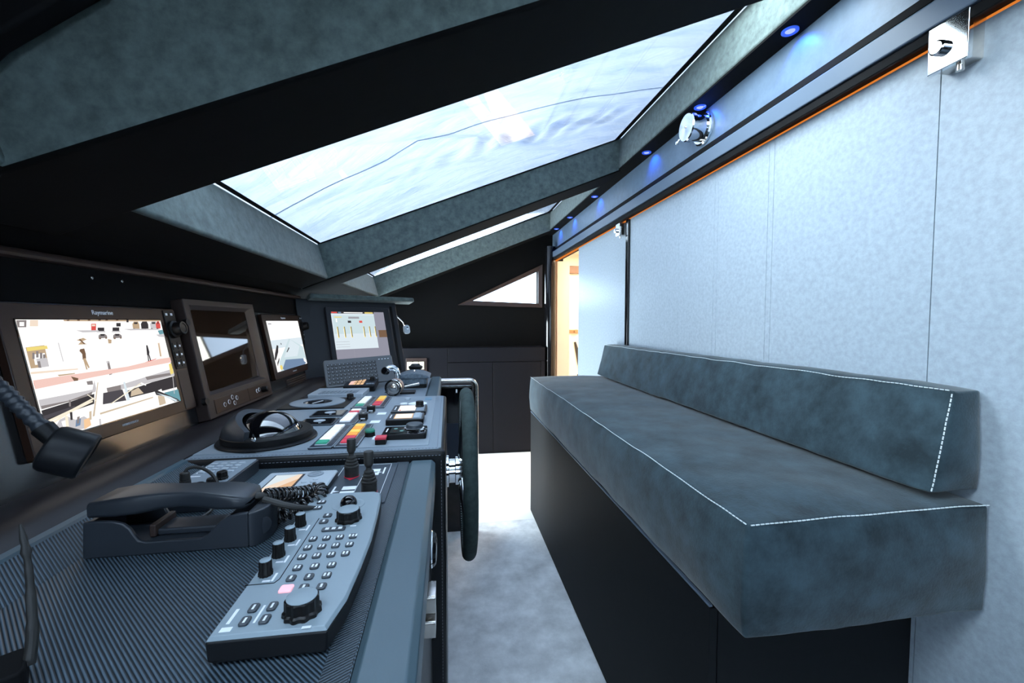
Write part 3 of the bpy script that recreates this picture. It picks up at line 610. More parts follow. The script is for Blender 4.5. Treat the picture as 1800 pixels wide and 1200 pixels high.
def person_shape(m, u, v, s):
    return [el(m, u, v + s * .92, s * .055, s * .09), (m, [(u - s * .11, v + s * .80), (u + s * .11, v + s * .80), (u + s * .07, v + s * .42), (u - s * .07, v + s * .42)]),
            (m, [(u - s * .07, v + s * .44), (u, v + s * .44), (u - s * .03, v), (u - s * .10, v)]), (m, [(u, v + s * .44), (u + s * .07, v + s * .44), (u + s * .13, v), (u + s * .07, v)])]
def car(m, m2, u, v, w_, h_): return [rc(m, u, u + w_, v + h_ * .15, v + h_ * .65), (m, [(u + w_ * .15, v + h_ * .6), (u + w_ * .85, v + h_ * .6), (u + w_ * .75, v + h_), (u + w_ * .25, v + h_)]),
                                      rc(m2, u + w_ * .08, u + w_ * .25, v, v + h_ * .2), rc(m2, u + w_ * .72, u + w_ * .9, v, v + h_ * .2)]
harbour = [
    ('e_white', [(0, 1), (1, 1), (1, 0), (0, 0)]),
    ('e_tan', [(0.247, 0.999), (1, 1), (0.998, 0.983), (0.25, 0.986)]),
    ('e_brown', [(0.267, 0.999), (0.282, 1), (0.28, 0.988), (0.266, 0.988)]),
    ('e_brown', [(0.331, 1), (0.347, 1), (0.345, 0.989), (0.329, 0.989)]),
    ('e_brown', [(0.399, 1), (0.416, 1), (0.413, 0.99), (0.397, 0.99)]),
    ('e_brown', [(0.471, 1), (0.489, 1), (0.486, 0.991), (0.469, 0.991)]),
    ('e_brown', [(0.522, 1), (0.54, 1), (0.538, 0.992), (0.519, 0.991)]),
    ('e_brown', [(0.601, 1), (0.621, 1), (0.618, 0.993), (0.599, 0.992)]),
    ('e_mid', [(0.002, 0.994), (0.051, 0.995), (0.041, 0.936), (0, 0.936)]),
    ('e_pale', [(0.068, 0.996), (0.109, 0.996), (0.1, 0.942), (0.059, 0.943)]),
    ('e_white', [(0.015, 0.979), (0.037, 0.979), (0.032, 0.946), (0.01, 0.946)]),
    ('e_red', [(0.414, 0.961), (0.447, 0.961), (0.434, 0.887), (0.402, 0.888)]),
    ('e_pale', [(0.417, 0.954), (0.44, 0.954), (0.437, 0.936), (0.414, 0.936)]),
    ('e_dark', [(0.451, 0.922), (0.498, 0.921), (0.492, 0.886), (0.445, 0.887)]),
    ('e_lgrey', [(0.437, 0.887), (0.497, 0.886), (0.499, 0.873), (0.438, 0.875)]),
    ('e_dark', [(0.559, 0.92), (0.611, 0.92), (0.604, 0.882), (0.552, 0.884)]),
    ('e_lgrey', [(0.544, 0.884), (0.609, 0.882), (0.612, 0.869), (0.545, 0.871)]),
    ('e_mid', [(0.443, 0.843), (0.458, 0.858), (0.49, 0.857), (0.502, 0.839), (0.501, 0.817), (0.438, 0.814)]),
    ('e_dark', [(0.46, 0.857), (0.487, 0.855), (0.484, 0.838), (0.457, 0.839)]),
    ('e_brown', [(0.444, 0.82), (0.456, 0.82), (0.453, 0.806), (0.441, 0.806)]),
    ('e_brown', [(0.486, 0.821), (0.499, 0.821), (0.497, 0.808), (0.484, 0.809)]),
    ('e_mid', [(0.548, 0.838), (0.564, 0.854), (0.6, 0.852), (0.613, 0.833), (0.611, 0.811), (0.542, 0.807)]),
    ('e_dark', [(0.567, 0.852), (0.597, 0.851), (0.593, 0.832), (0.563, 0.834)]),
    ('e_brown', [(0.549, 0.814), (0.562, 0.813), (0.56, 0.799), (0.546, 0.8)]),
    ('e_brown', [(0.596, 0.815), (0.609, 0.814), (0.607, 0.801), (0.593, 0.802)]),
    ('e_lgrey', [(0.303, 0.9), (0.452, 0.896), (0.449, 0.878), (0.344, 0.878)]),
    ('e_tan', [(0.501, 0.804), (0.528, 0.794), (0.519, 0.758), (0.498, 0.759)]),
    ('e_tan', [(0.724, 0.953), (0.742, 0.981), (0.779, 0.981), (0.785, 0.949), (0.779, 0.901), (0.72, 0.898)]),
    ('e_dark', [(0.743, 0.973), (0.774, 0.973), (0.77, 0.953), (0.739, 0.953)]),
    ('e_dark', [(0.724, 0.906), (0.737, 0.906), (0.735, 0.892), (0.723, 0.892)]),
    ('e_dark', [(0.799, 0.953), (0.817, 0.981), (0.86, 0.982), (0.867, 0.949), (0.86, 0.899), (0.794, 0.897)]),
    ('e_dark', [(0.819, 0.973), (0.855, 0.973), (0.851, 0.953), (0.815, 0.953)]),
    ('e_dark', [(0.799, 0.905), (0.812, 0.904), (0.811, 0.89), (0.798, 0.891)]),
    ('e_lgrey', [(0.885, 0.953), (0.904, 0.982), (0.946, 0.982), (0.953, 0.948), (0.947, 0.898), (0.88, 0.895)]),
    ('e_dark', [(0.906, 0.974), (0.941, 0.974), (0.936, 0.953), (0.902, 0.953)]),
    ('e_dark', [(0.885, 0.903), (0.899, 0.903), (0.897, 0.888), (0.884, 0.888)]),
    ('e_red', [(0.94, 0.953), (0.96, 0.982), (0.978, 0.983), (0.986, 0.948), (0.979, 0.897), (0.935, 0.894)]),
    ('e_dark', [(0.962, 0.974), (0.973, 0.974), (0.969, 0.953), (0.958, 0.953)]),
    ('e_dark', [(0.941, 0.902), (0.955, 0.902), (0.954, 0.887), (0.939, 0.887)]),
    ('e_lgrey', [(0.638, 0.9), (0.727, 0.902), (0.957, 0.893), (0.981, 0.88), (0.693, 0.884)]),
    ('e_teal', [(0.943, 0.872), (0.994, 0.881), (0.999, 0.831), (0.952, 0.825)]),
    ('e_lgrey', [(0.917, 0.827), (0.998, 0.827), (1, 0.788), (0.938, 0.8)]),
    ('e_dark', [(0.594, 0.966), (0.629, 0.966), (0.622, 0.929), (0.588, 0.929)]),
    ('e_dark', [(0.682, 0.999), (0.7, 1), (0.695, 0.972), (0.677, 0.972)]),
    ('e_tan', [(0.009, 0.771), (0.104, 0.78), (0.099, 0.598), (0.007, 0.597)]),
    ('e_yellow', [(0.013, 0.77), (0.116, 0.775), (0.117, 0.748), (0.012, 0.738)]),
    ('e_white', [(0.035, 0.709), (0.095, 0.714), (0.092, 0.626), (0.032, 0.622)]),
    ('e_mid', [(0.034, 0.724), (0.045, 0.723), (0.037, 0.671), (0.026, 0.673)]),
    ('e_mid', [(0.054, 0.734), (0.066, 0.732), (0.058, 0.68), (0.046, 0.681)]),
    ('e_mid', [(0.071, 0.72), (0.083, 0.718), (0.075, 0.665), (0.063, 0.667)]),
    ('e_mid', [(0.084, 0.703), (0.097, 0.702), (0.088, 0.648), (0.076, 0.65)]),
    ('e_lgrey', [(0.044, 0.671), (0.099, 0.671), (0.099, 0.598), (0.045, 0.595)]),
    ('e_mid', [(0.045, 0.649), (0.06, 0.65), (0.058, 0.593), (0.044, 0.596)]),
    ('e_pale', [(0, 0.569), (0.116, 0.561), (0.255, 0.55), (0.253, 0.538), (0, 0.551)]),
    ('e_lgrey', [(0.178, 0.793), (0.183, 0.795), (0.183, 0.627), (0.178, 0.625)]),
    ('e_tan', [(0.29, 0.809), (0.335, 0.827), (0.354, 0.809), (0.32, 0.794), (0.347, 0.765), (0.292, 0.766), (0.316, 0.794)]),
    ('e_brown', [(0.312, 0.821), (0.337, 0.773), (0.331, 0.763), (0.306, 0.812)]),
    ('e_brown', [(0.297, 0.723), (0.324, 0.727), (0.325, 0.676), (0.319, 0.63), (0.296, 0.623), (0.302, 0.676), (0.29, 0.707)]),
    ('e_tan', [(0.299, 0.633), (0.316, 0.637), (0.327, 0.544), (0.317, 0.539)]),
    ('e_tan', [(0.299, 0.633), (0.308, 0.631), (0.311, 0.53), (0.302, 0.528)]),
    ('e_mid', [(0.451, 0.582), (0.467, 0.583), (0.466, 0.45), (0.444, 0.444)]),
    ('e_lgrey', [(0.449, 0.586), (0.464, 0.583), (0.46, 0.562), (0.446, 0.565)]),
    ('e_dark', [(0.795, 0.703), (0.809, 0.705), (0.811, 0.632), (0.8, 0.592), (0.782, 0.599)]),
    ('e_dark', [(0.786, 0.602), (0.795, 0.601), (0.788, 0.529), (0.778, 0.53)]),
    ('e_dark', [(0.795, 0.601), (0.805, 0.6), (0.808, 0.53), (0.797, 0.527)]),
    ('e_dark', [(0.797, 0.711), (0.807, 0.71), (0.803, 0.69), (0.793, 0.691)]),
    ('e_red', [(0.588, 0.496), (0.698, 0.511), (0.87, 0.551), (0.851, 0.54), (0.712, 0.505), (0.619, 0.49)]),
    ('e_pale', [(0.909, 0.726), (0.931, 0.728), (0.919, 0.563), (0.901, 0.566)]),
    ('e_tan', [(0.915, 0.721), (0.922, 0.721), (0.912, 0.564), (0.901, 0.566)]),
    ('e_pink', [(0, 0.499), (0.205, 0.502), (0.592, 0.503), (0.885, 0.539), (1, 0.541), (1, 0.48), (0.705, 0.466), (0.326, 0.449), (0, 0.427)]),
    ('e_tan', [(0.128, 0.517), (0.228, 0.513), (0.226, 0.504), (0.136, 0.504)]),
    ('e_red', [(0, 0.482), (0.002, 0.481), (0, 0.41), (0, 0.411)]),
    ('e_brown', [(0.2, 0.487), (0.24, 0.461), (0.234, 0.44), (0.211, 0.442)]),
    ('e_lgrey', [(0, 0.337), (0.307, 0.337), (0.333, 0.42), (0.332, 0.313), (0.147, 0.279), (0, 0.258)]),
    ('e_mid', [(0.004, 0.285), (0.153, 0.282), (0.28, 0.311), (0.304, 0.321), (0.292, 0.287), (0.006, 0.258)]),
    ('e_lgrey', [(0.031, 0.317), (0.126, 0.325), (0.122, 0.295), (0.037, 0.286)]),
    ('e_mid', [(0.283, 0.421), (0.321, 0.419), (0.319, 0.382), (0.284, 0.388)]),
    ('e_dark', [(0, 0.248), (0.146, 0.268), (0.311, 0.295), (0.295, 0.205), (0.162, 0.186), (0, 0.157)]),
    ('e_dark2', [(0, 0.201), (0.179, 0.228), (0.174, 0.197), (0, 0.171)]),
    ('e_mid', [(0.154, 0.288), (0.164, 0.284), (0.155, 0.228), (0.145, 0.232)]),
    ('e_lgrey', [(0.477, 0.327), (1, 0.402), (1, 0.318), (0.767, 0.292), (0.443, 0.282)]),
    ('e_mid', [(0.717, 0.364), (0.958, 0.358), (0.963, 0.327), (0.725, 0.326)]),
    ('e_mid', [(0.4, 0.326), (0.505, 0.329), (0.498, 0.266), (0.399, 0.277)]),
    ('e_dark2', [(0.369, 0.285), (0.509, 0.281), (0.518, 0.163), (0.347, 0.18)]),
    ('e_dark', [(0.532, 0.256), (0.767, 0.292), (0.996, 0.311), (1, 0.234), (0.779, 0.182), (0.532, 0.181)]),
    ('e_tan2', [(0.573, 0.245), (0.636, 0.266), (0.668, 0.194), (0.557, 0.192)]),
    ('e_teal', [(0.85, 0.145), (1, 0.145), (1, 0), (0.934, 0.011)]),
    ('e_dark', [(0.828, 0.256), (1, 0.266), (0.997, 0.173), (0.837, 0.169)]),
    ('e_white', [(0.346, 0.396), (0.386, 0.421), (0.318, 0), (0.192, 0), (0.268, 0.113)]),
    ('e_tan2', [(0.35, 0.395), (0.355, 0.394), (0.276, 0.093), (0.264, 0.094)]),
    ('e_paper', [(0.528, 0.351), (0.542, 0.351), (0.547, 0.139), (0.521, 0.138)]),
    ('e_white', [(0.32, 0.145), (0.744, 0.172), (0.745, 0.135), (0.316, 0.108)]),
    ('e_white', [(0.31, 0.079), (0.777, 0.083), (0.793, 0.036), (0.296, 0)]),
    ('e_tan2', [(0.313, 0.109), (0.739, 0.132), (0.74, 0.12), (0.313, 0.092)]),
    ('e_lgrey', [(0.299, 0.056), (0.31, 0.055), (0.303, 0), (0.291, 0)]),
    ('e_cream', [(0, 0.154), (0.155, 0.204), (0.3, 0.263), (0.3, 0.247), (0.152, 0.186), (0.002, 0.134)]),
    ('e_cream', [(0, 0.12), (0.143, 0.193), (0.232, 0.226), (0.289, 0.237), (0.287, 0.224), (0.151, 0.18), (0.008, 0.105)]),
    ('e_cream', [(0.267, 0.305), (0.316, 0.225), (0.312, 0.22), (0.264, 0.299)]),
    ('e_cream', [(0.397, 0.17), (0.659, 0.309), (0.662, 0.298), (0.401, 0.162)]),
    ('e_white', [(0.668, 0.316), (0.706, 0.279), (0.701, 0.268), (0.661, 0.302)]),
    ('e_lgrey', [(0.076, 0.14), (0.119, 0.154), (0.159, 0.106), (0.213, 0.117), (0.239, 0.074), (0.195, 0.009), (0.087, 0.034), (0.038, 0.079)]),
    ('e_white', [(0.082, 0.122), (0.11, 0.126), (0.111, 0.062), (0.084, 0.062)]),
    ('e_blue', [(0.162, 0.102), (0.192, 0.106), (0.178, 0.049), (0.149, 0.046)]),
    ('e_cream', [(0.109, 0.164), (0.124, 0.152), (0.113, 0.046), (0.096, 0.053)]),
    ('e_dark', [(0.139, 0.181), (0.153, 0.179), (0.144, 0.112), (0.132, 0.114)]),
    ('e_mid', [(0.172, 0.125), (0.188, 0.127), (0.173, 0.068), (0.161, 0.07)]),
    ('e_orange', [(0.206, 0.087), (0.242, 0.092), (0.241, 0.022), (0.194, 0.002)]),
    ('e_tan2', [(0.249, 0.144), (0.265, 0.148), (0.251, 0.069), (0.238, 0.071)]),
    ('e_dark', [(0.764, 0.19), (0.79, 0.191), (0.967, 0.033), (0.988, 0), (0.934, 0.011), (0.85, 0.102), (0.771, 0.143)]),
    ('e_tan2', [(0.783, 0.131), (0.842, 0.105), (0.842, 0.02), (0.777, 0.017)]),
    ('e_paper', [(0.776, 0.166), (0.901, 0.082), (0.964, 0.018), (0.943, 0.012), (0.88, 0.067)]),
    ('e_white', [(0.755, 0.185), (0.753, 0.05), (0.743, 0.049), (0.744, 0.175)]),
    ('e_yellow', [(0.964, 0.462), (0.993, 0.47), (0.994, 0.346), (0.958, 0.337)]),
    ('e_lgrey', [(0.975, 0.329), (0.98, 0.327), (0.951, 0.104), (0.944, 0.106)]),
]
bow = [rc('e_white', 0, 1, 0, 1), rc('e_paper', 0, 1, .45, .62), ('e_cyan', [(.10, .18), (.55, .62), (.98, .40), (1, .12), (.9, 0), (.1, 0)]), ('e_paper', [(.28, .25), (.58, .60), (.86, .42), (.7, .22)]),
       ('e_blue', [(.16, .04), (.30, .20), (.88, .14), (.96, .02), (.9, 0), (.2, 0)]), ('e_dark', [(.02, .22), (.14, .38), (.18, .50), (.14, .52), (.04, .36), (0, .26)]), ('e_dark', [(.03, .10), (.12, .22), (.14, .28), (.05, .18)]),
       ('e_dark', [(.40, .34), (.50, .42), (.48, .44), (.38, .35)]), el('e_dark', .27, .53, .012, .02), el('e_yellow', .13, .07, .04, .05), el('e_white', .93, .10, .03, .05), rc('e_grey', .03, .12, .93, .95)]

def mfd(y0, s0, label, pw, ph, polys, big):
    """display with a round control knob and a key pad on its end strip; y0,s0 = lower near corner on the bank."""
    T = BANK @ Matrix.Translation((y0, s0, 0))
    t = thing('chart_display', label, 'display', tuple(T @ Vector((pw / 2, 0, 0))), 'wide marine displays in the bank')
    MB(T).rrect(0, pw, 0, ph, .0, .014, .006).build('bezel', 'bezel_brown', t, bevel=.002, label='brown reflecting bezel')
    sx, sy, sw, sh = .026, .028, .345, .200
    MB(T).box(sx - .002, sx + sw + .002, sy - .002, sy + sh + .002, .0138, .0148).build('screen', 'screen_off', t, smooth=0)
    pic(T @ Matrix.Translation((sx, sy, .0148)), sw, sh, polys, 'picture', t)
    MB(T).box(pw - .046, pw - .004, .105, ph - .004, .0138, .0165).build('key_strip', 'black', t, bevel=.001)
    MB(T).box(pw - .046, pw - .004, .004, .100, .0138, .0155).build('card_door', 'frame_brown', t, bevel=.001)
    kx, ky = pw - .024, ph - .052
    MB(T).lathe([(.0215, 0), (.0215, .006), (.017, .008), (.017, .022), (.0155, .025), (.012, .0245), (.011, .023), (.001, .023)], (kx, ky, .016), n=32).build('rotary_knob', 'knob', t)
    k0 = MB(T).rrect(pw - .043, pw - .0265, .110, .128, .0160, .0178, .003).build('key', 'black', t, bevel=.0005)
    for q in range(1, 6):
        dv = T.to_3x3() @ Vector((.0185 * (q % 2), .0215 * (q // 2), 0)); dup(k0, dv)
    b = MB(T)
    for q in range(6): cx, cy = pw - .035 + .0185 * (q % 2), .119 + .0215 * (q // 2); b.box(cx - .003, cx + .003, cy - .0025, cy + .0025, .0179, .0181)
    b.build('key_lettering', 'white', t, smooth=0)
    b = MB(T)
    for q in (0, 1): b.box(pw - .041 + .019 * q, pw - .033 + .019 * q, ph - .017, ph - .011, .0166, .0168)
    b.build('menu_lettering', 'white', t, smooth=0)
    text('brand_lettering', 'Raymarine', .0125 if big else .0115, T @ Matrix.Translation((.205, ph - .0135, .0142)), 'white', t)
    text('model_lettering', 'HYBRIDTOUCH', .0062, T @ Matrix.Translation((.205, .0135, .0142)), 'light_grey', t)
    return t
mfd(.762, -.025, 'large brown-bezel display showing a harbour view, nearest in the bank', .433, .256, harbour, True)
mfd(1.705, -.027, 'brown-bezel display showing a boat bow, between the radar screen and the angled display', .440, .254, bow, False)
b = MB(BANK)
for q in range(4): b.box(1.83, 2.10, -.046 - .009 * q, -.041 - .009 * q, .0, .004)
o = b.build('speaker_slots', 'frame_brown', d, bevel=.0005); o.name = 'vent_grille'

# brown radar display, screen dark
T = BANK @ Matrix.Translation((1.212, -.068, 0))
t = thing('radar_display', 'thick brown-framed radar display with a dark empty screen', 'display', tuple(T @ Vector((.2, 0, 0))))
b = MB(T); W_, H_ = .401, .325
sx0, sx1, sy0, sy1 = .041, .349, .073, .298
v = [(0, 0), (W_, 0), (W_, H_), (0, H_), (.022, .064), (W_ - .028, .064), (W_ - .028, H_ - .016), (.022, H_ - .016)]
b.rings([[(x, y, -.002) for x, y in v[:4]], [(x, y, .030) for x, y in v[:4]], [(x, y, .030) for x, y in v[4:]], [(sx0, sy0, .021), (sx1, sy0, .021), (sx1, sy1, .021), (sx0, sy1, .021)]], caps=(True, False))
b.build('frame', 'frame_brown', t, bevel=.003, label='brown-grey metal frame')
MB(T).box(sx0 - .002, sx1 + .002, sy0 - .002, sy1 + .002, .016, .0205).build('screen', 'screen_off', t, smooth=0, label='dark glossy screen')
MB(T).box(.030, W_ - .020, .010, .050, .0295, .0325).build('control_strip', 'bezel_brown', t, bevel=.003)
MB(T).box(.222, .2235, .010, .050, .0325, .0328).build('strip_groove', 'matte_black', t, smooth=0)
for (x, y) in ((.075, .027), (.100, .030), (.122, .040), (.128, .022), (.146, .034), (.280, .032), (.297, .034)):
    k0 = MB(T).lathe([(.0064, 0), (.0060, .0014), (.001, .0016)], (x, y, .0325), n=20).build('push_button', 'bezel_brown', t)
    MB(T).lathe([(.0066, .0008), (.0060, .0018), (.0053, .0017)], (x, y, .0325), n=20, caps=(False, False)).build('button_ring', 'white', k0)
MB(T).lathe([(.010, 0), (.009, .016), (.007, .018)], (.322, .030, .0325), n=20, flute=8, fl=.12).build('rotary_knob', 'knob', t)
for y in (.052, .262):
    b = MB(T); b.cyl((-.004, y, .024), (-.004, y, .034), .010, .009); b.build('side_clip', 'black', t)

# angled alarm monitor on the wing
T = WING
t = thing('alarm_monitor', 'square slate-framed monitor with pale gauge page on the angled end panel', 'display', tuple(WING @ Vector((.14, -.03, 0))))
MB(T).rrect(-.022, .322, -.026, .286, -.012, .008, .005).build('bezel', 'bezel_grey', t, bevel=.003)
MB(T).box(-.001, .286, -.001, .261, .0075, .0088).build('screen', 'screen_off', t, smooth=0)
g = [rc('e_lav', 0, 1, 0, 1), rc('e_paper', .0, .795, .255, .99), rc('e_cyan', .02, .795, .55, .93), rc('e_paper', .02, .795, .45, .56), rc('e_dark', 0, .80, .962, 1), rc('e_red', .01, .11, .967, .995), rc('e_blue', .13, .18, .967, .995), rc('e_white', .23, .58, .972, .99), rc('e_yellow', .62, .78, .967, .995),  # lavender ground paints in the wall's reflection
     rc('e_grey', .30, .50, .86, .90), rc('e_yellow', .05, .18, .88, .90), rc('e_cyan', .06, .2, .78, .87), rc('e_white', .07, .09, .79, .86), rc('e_dark', .28, .34, .775, .82), rc('e_red', .49, .55, .775, .82), rc('e_grey', .02, .26, .30, .305), rc('e_grey', .02, .26, .35, .355), rc('e_grey', .02, .26, .40, .405),
     rc('e_grey', .318, .322, 0, .25), rc('e_brown', .84, 1, .47, .62)]
for u in (.07, .19, .31, .55, .66, .77):
    g += [rc('e_yellow', u, u + .022, .48, .70), rc('e_dark', u + .012, u + .022, .50, .70), rc('e_white', u - .006, u + .0, .48, .66)]
pic(T @ Matrix.Translation((0, 0, .0088)), .285, .260, g, 'picture', t)

# ------------------------------------------------------------------ near worktop: remote keyboard
ZW = .8402
def fluted_knob(T, x, y, z, r, h, m, parent, name='rotary_knob', top='device_top', fl=10):
    k = MB(T).lathe([(r * 1.12, 0), (r * 1.10, h * .22), (r * .98, h * .32), (r * .97, h * .92), (r * .90, h)], (x, y, z), n=60, flute=fl, fl=.10).build(name, m, parent)
    MB(T).lathe([(r * .86, 0), (r * .86, .0006), (r * .7, .0012)], (x, y, z + h - .0002), n=32).build('knob_top', top, k); return k
ZR = .868
t = thing('radar_keyboard', 'long grey radar control keyboard with white-print keys and five black knobs', 'control keyboard', (-.16, .56, ZW))
right = [(-.112, .399), (-.1035, .440), (-.1005, .500), (-.0995, .560), (-.1025, .630), (-.1065, .690)]
out = [(-.216, .4)] + right + [(-.110, .712), (-.120, .719), (-.209, .722), (-.217, .716), (-.218, .708)]
def shr(g):
    cx, cy = -.16, .56
    return [(x + (cx - x) * g / abs(cx - x) if abs(x - cx) > .02 else x, y + (cy - y) * g / abs(cy - y) if abs(y - cy) > .05 else y) for x, y in out]
b = MB(); b.rings([[(x, y, ZW + .0005) for x, y in shr(.006)], [(x, y, ZW + .004) for x, y in shr(.001)], [(x, y, ZR - .004) for x, y in shr(0)]])
b.build('case', 'device_side', t, bevel=.002, label='dark case')
b = MB(); b.rings([[(x, y, ZR - .004) for x, y in shr(0.0005)], [(x, y, ZR) for x, y in shr(.003)]])
b.build('faceplate', 'device_top', t, bevel=.0008, label='pale grey top plate')
b = MB()
for p, q in (((-.184, .628), (-.184, .484)), ((-.184, .484), (-.187, .477)), ((-.187, .477), (-.216, .477))): b.tube([(*p, ZR + .0001), (*q, ZR + .0001)], .0005, n=5)
b.build('panel_groove', 'matte_black', t)
def keyprint(T, x, y, z, w_, h_, n_, parent, m='white'):
    b = MB(T)
    for q in range(n_):
        cx = x + (q - (n_ - 1) / 2) * w_ * .42; b.box(cx - w_ * .12, cx + w_ * .12, y - h_ * .30, y + h_ * .26, z, z + .0002)
    return b.build('key_lettering', m, parent, smooth=0)
I4 = Matrix.Identity(4)
def key(x, y, w_=.0095, h_=.0105, m='key_grey', n_=1, p=True):
    k = MB().rrect(x - w_ / 2, x + w_ / 2, y - h_ / 2, y + h_ / 2, ZR - .001, ZR + .0022, .0025, taper=.0006).build('key', m, t)
    if p: keyprint(I4, x, y, ZR + .0022, w_, h_, n_, k)
for j, y in enumerate((.567, .546, .525)):
    for i, x in enumerate((-.174, -.1575, -.141, -.1245)): key(x, y, n_=2 if (i + j) % 3 else 3 if i == 3 else 2)
for j, y in enumerate((.502, .482)):
    for i, x in enumerate((-.1715, -.153, -.1345)): key(x, y, n_=2 if i == 2 or j == 0 else 1)
key(-.1525, .463); key(-.1345, .462)
for x, y in ((-.196, .683), (-.196, .663)): key(x, y, .0125, .0105, n_=2)
for x, y in ((-.174, .634), (-.174, .615)): key(x, y, .0115, .0105)
for x, y in ((-.190, .436), (-.173, .436), (-.190, .4175), (-.1725, .4175)): key(x, y, .0085, .0125)
k = MB().rrect(-.170, -.1395, .5855, .5955, ZR - .001, ZR + .0022, .003, taper=.0006).build('rocker_key', 'key_grey', t); keyprint(I4, -.1545, .5905, ZR + .0022, .02, .01, 3, k)
MB().rrect(-.1765, -.1635, .4575, .4695, ZR - .001, ZR + .002, .002, taper=.0006).build('power_key', 'pink', t, label='lit pink key')
for x, y in ((-.203, .610), (-.203, .571), (-.203, .533), (-.2025, .495)): fluted_knob(I4, x, y, ZR, .0068, .0165, 'knob', t, fl=12)
fluted_knob(I4, -.1415, .424, ZR, .0162, .0160, 'knob', t, fl=11); fluted_knob(I4, -.1415, .619, ZR, .0165, .0150, 'knob', t, fl=11)
MB().lathe([(.024, 0), (.024, .0005), (.0215, .0008), (.020, .0002), (.017, .0002)], (-.153, .671, ZR), n=40, caps=(False, False)).build('trackball_ring', 'device_top', t)
MB().ellipsoid((-.153, .671, ZR + .001), .0125, .0125, .0125, lo=-.2).build('trackball', 'gloss_black', t, label='shiny black trackball')
def mark(x0, x1, y0, y1): MB().box(x0, x1, y0, y1, ZR, ZR + .0002).build('lettering', 'white', t, smooth=0)
for x, y in ((-.191, .600), (-.191, .561), (-.191, .523), (-.191, .487)): mark(x - .0012, x + .0012, y - .006, y + .009)
for x, y in ((-.197, .597), (-.197, .557), (-.197, .519), (-.197, .482), (-.131, .598), (-.131, .402)): mark(x - .004, x + .004, y - .0016, y + .0016)
mark(-.2065, -.2035, .417, .438); mark(-.2075, -.198, .4065, .4125); mark(-.1825, -.1805, .415, .440)

# ------------------------------------------------------------------ telephone
t = thing('handset_cradle', 'open-sided charcoal cradle under the black telephone handset', 'phone cradle', (-.37, .65, ZW))
def wall(y0, y1, name):
    pr = [(-.472, ZW), (-.300, ZW), (-.282, ZW), (-.272, ZW), (-.272, .889), (-.285, .888), (-.297, .885), (-.308, .878), (-.317, .868), (-.324, .861), (-.332, .8575),
          (-.398, .8575), (-.406, .860), (-.411, .868), (-.416, .877), (-.424, .884), (-.436, .888), (-.450, .889), (-.470, .889)]
    return MB().prism([(x, y0, z) for x, z in pr], (0, y1 - y0, 0)).build(name, 'device', t, bevel=.0022, seg=3)
wall(.614, .620, 'side_wall'); wall(.682, .688, 'side_wall')
MB().box(-.468, -.272, .6205, .6815, ZW, .8565).build('base_plate', 'device', t, bevel=.002)
MB().box(-.472, -.464, .6205, .6815, .857, .886).build('end_wall', 'device', t, bevel=.002)
b = MB()
for k_ in range(1): b.rings([[(-.272 + .020 * math.sin(a) , .651 - .037 * math.cos(a), z) for a in [PI * i / 14 for i in range(15)]] + [(-.274, .680, z), (-.274, .622, z)] for z in (ZW, .888)])
b.build('end_wall', 'device', t, bevel=.002)
MB().box(-.395, -.318, .632, .670, .8567, .866).build('rest_block', 'device', t, bevel=.003)
MB().box(-.402, -.394, .628, .674, .8567, .874).build('hook_bar', 'frame_brown', t, bevel=.002)
b = MB(); b.lathe([(.012, 0), (.0115, .0015), (.001, .002)], (-.2585, .627, .864), (.72, -.69, 0), n=24); b.build('cap', 'device', t)
h = thing('telephone_handset', 'black telephone handset resting in the cradle with its coiled cord', 'telephone', (-.37, .65, .8895))
def hs(x, y0, y1, z0, z1, r=.006):
    T = Matrix(((0, 0, 1, x), (1, 0, 0, 0), (0, 1, 0, 0), (0, 0, 0, 1))); out = []
    for cx, cy, a0 in ((y1 - r, z1 - r, 0), (y0 + r, z1 - r, 90), (y0 + r, z0 + r, 180), (y1 - r, z0 + r, 270)):
        for i in range(5): a = R(a0 + 22.5 * i); out.append((x, cx + r * math.cos(a), cy + r * math.sin(a)))
    return out
secs = [(-.4735, .630, .672, .892, .906), (-.470, .622, .681, .8895, .9105), (-.440, .621, .682, .8895, .9145), (-.415, .624, .679, .890, .9155), (-.39, .629, .675, .8935, .9155), (-.365, .631, .673, .8945, .915), (-.34, .629, .675, .8925, .914), (-.318, .624, .679, .890, .912), (-.295, .622, .680, .8895, .9085), (-.281, .624, .678, .8895, .905), (-.276, .632, .670, .892, .901)]
b = MB(); b.rings([hs(*q) for q in secs]); b.build('grip', 'device', h, smooth=50)
b = MB(); b.lathe([(.0055, 0), (.0055, .006), (.004, .016)], (-.278, .652, .896), (1, .35, -.1), n=16); b.build('strain_relief', 'rubber', h)
cp = curve([(-.268, .656, .894), (-.250, .690, .882), (-.232, .718, .872), (-.216, .732, .872), (-.207, .722, .871), (-.2065, .704, .867), (-.222, .690, .864), (-.240, .680, .858), (-.258, .676, .853), (-.27, .694, .852), (-.27, .71, .852)], 40)
def helix(path, r, turns, rr, m, name, parent):
    n_ = turns * 12; L = [0]
    for a, c_ in zip(path, path[1:]): L.append(L[-1] + (c_ - a).length)
    pts = []; up = Vector((0, 0, 1)); i = 0
    for k in range(n_ + 1):
        s = L[-1] * k / n_
        while i < len(L) - 2 and L[i + 1] < s: i += 1
        f_ = (s - L[i]) / max(1e-9, L[i + 1] - L[i]); p = path[i].lerp(path[i + 1], f_); tg = (path[i + 1] - path[i]).normalized()
        u_ = (up - tg * up.dot(tg)).normalized(); v_ = tg.cross(u_); a = 2 * PI * k / 12
        pts.append(p + (u_ * math.cos(a) + v_ * math.sin(a)) * r)
    return MB().tube(pts, rr, n=6).build(name, m, parent, smooth=60)
helix(cp, .0092, 27, .0024, 'cord_black', 'coiled_cord', h)
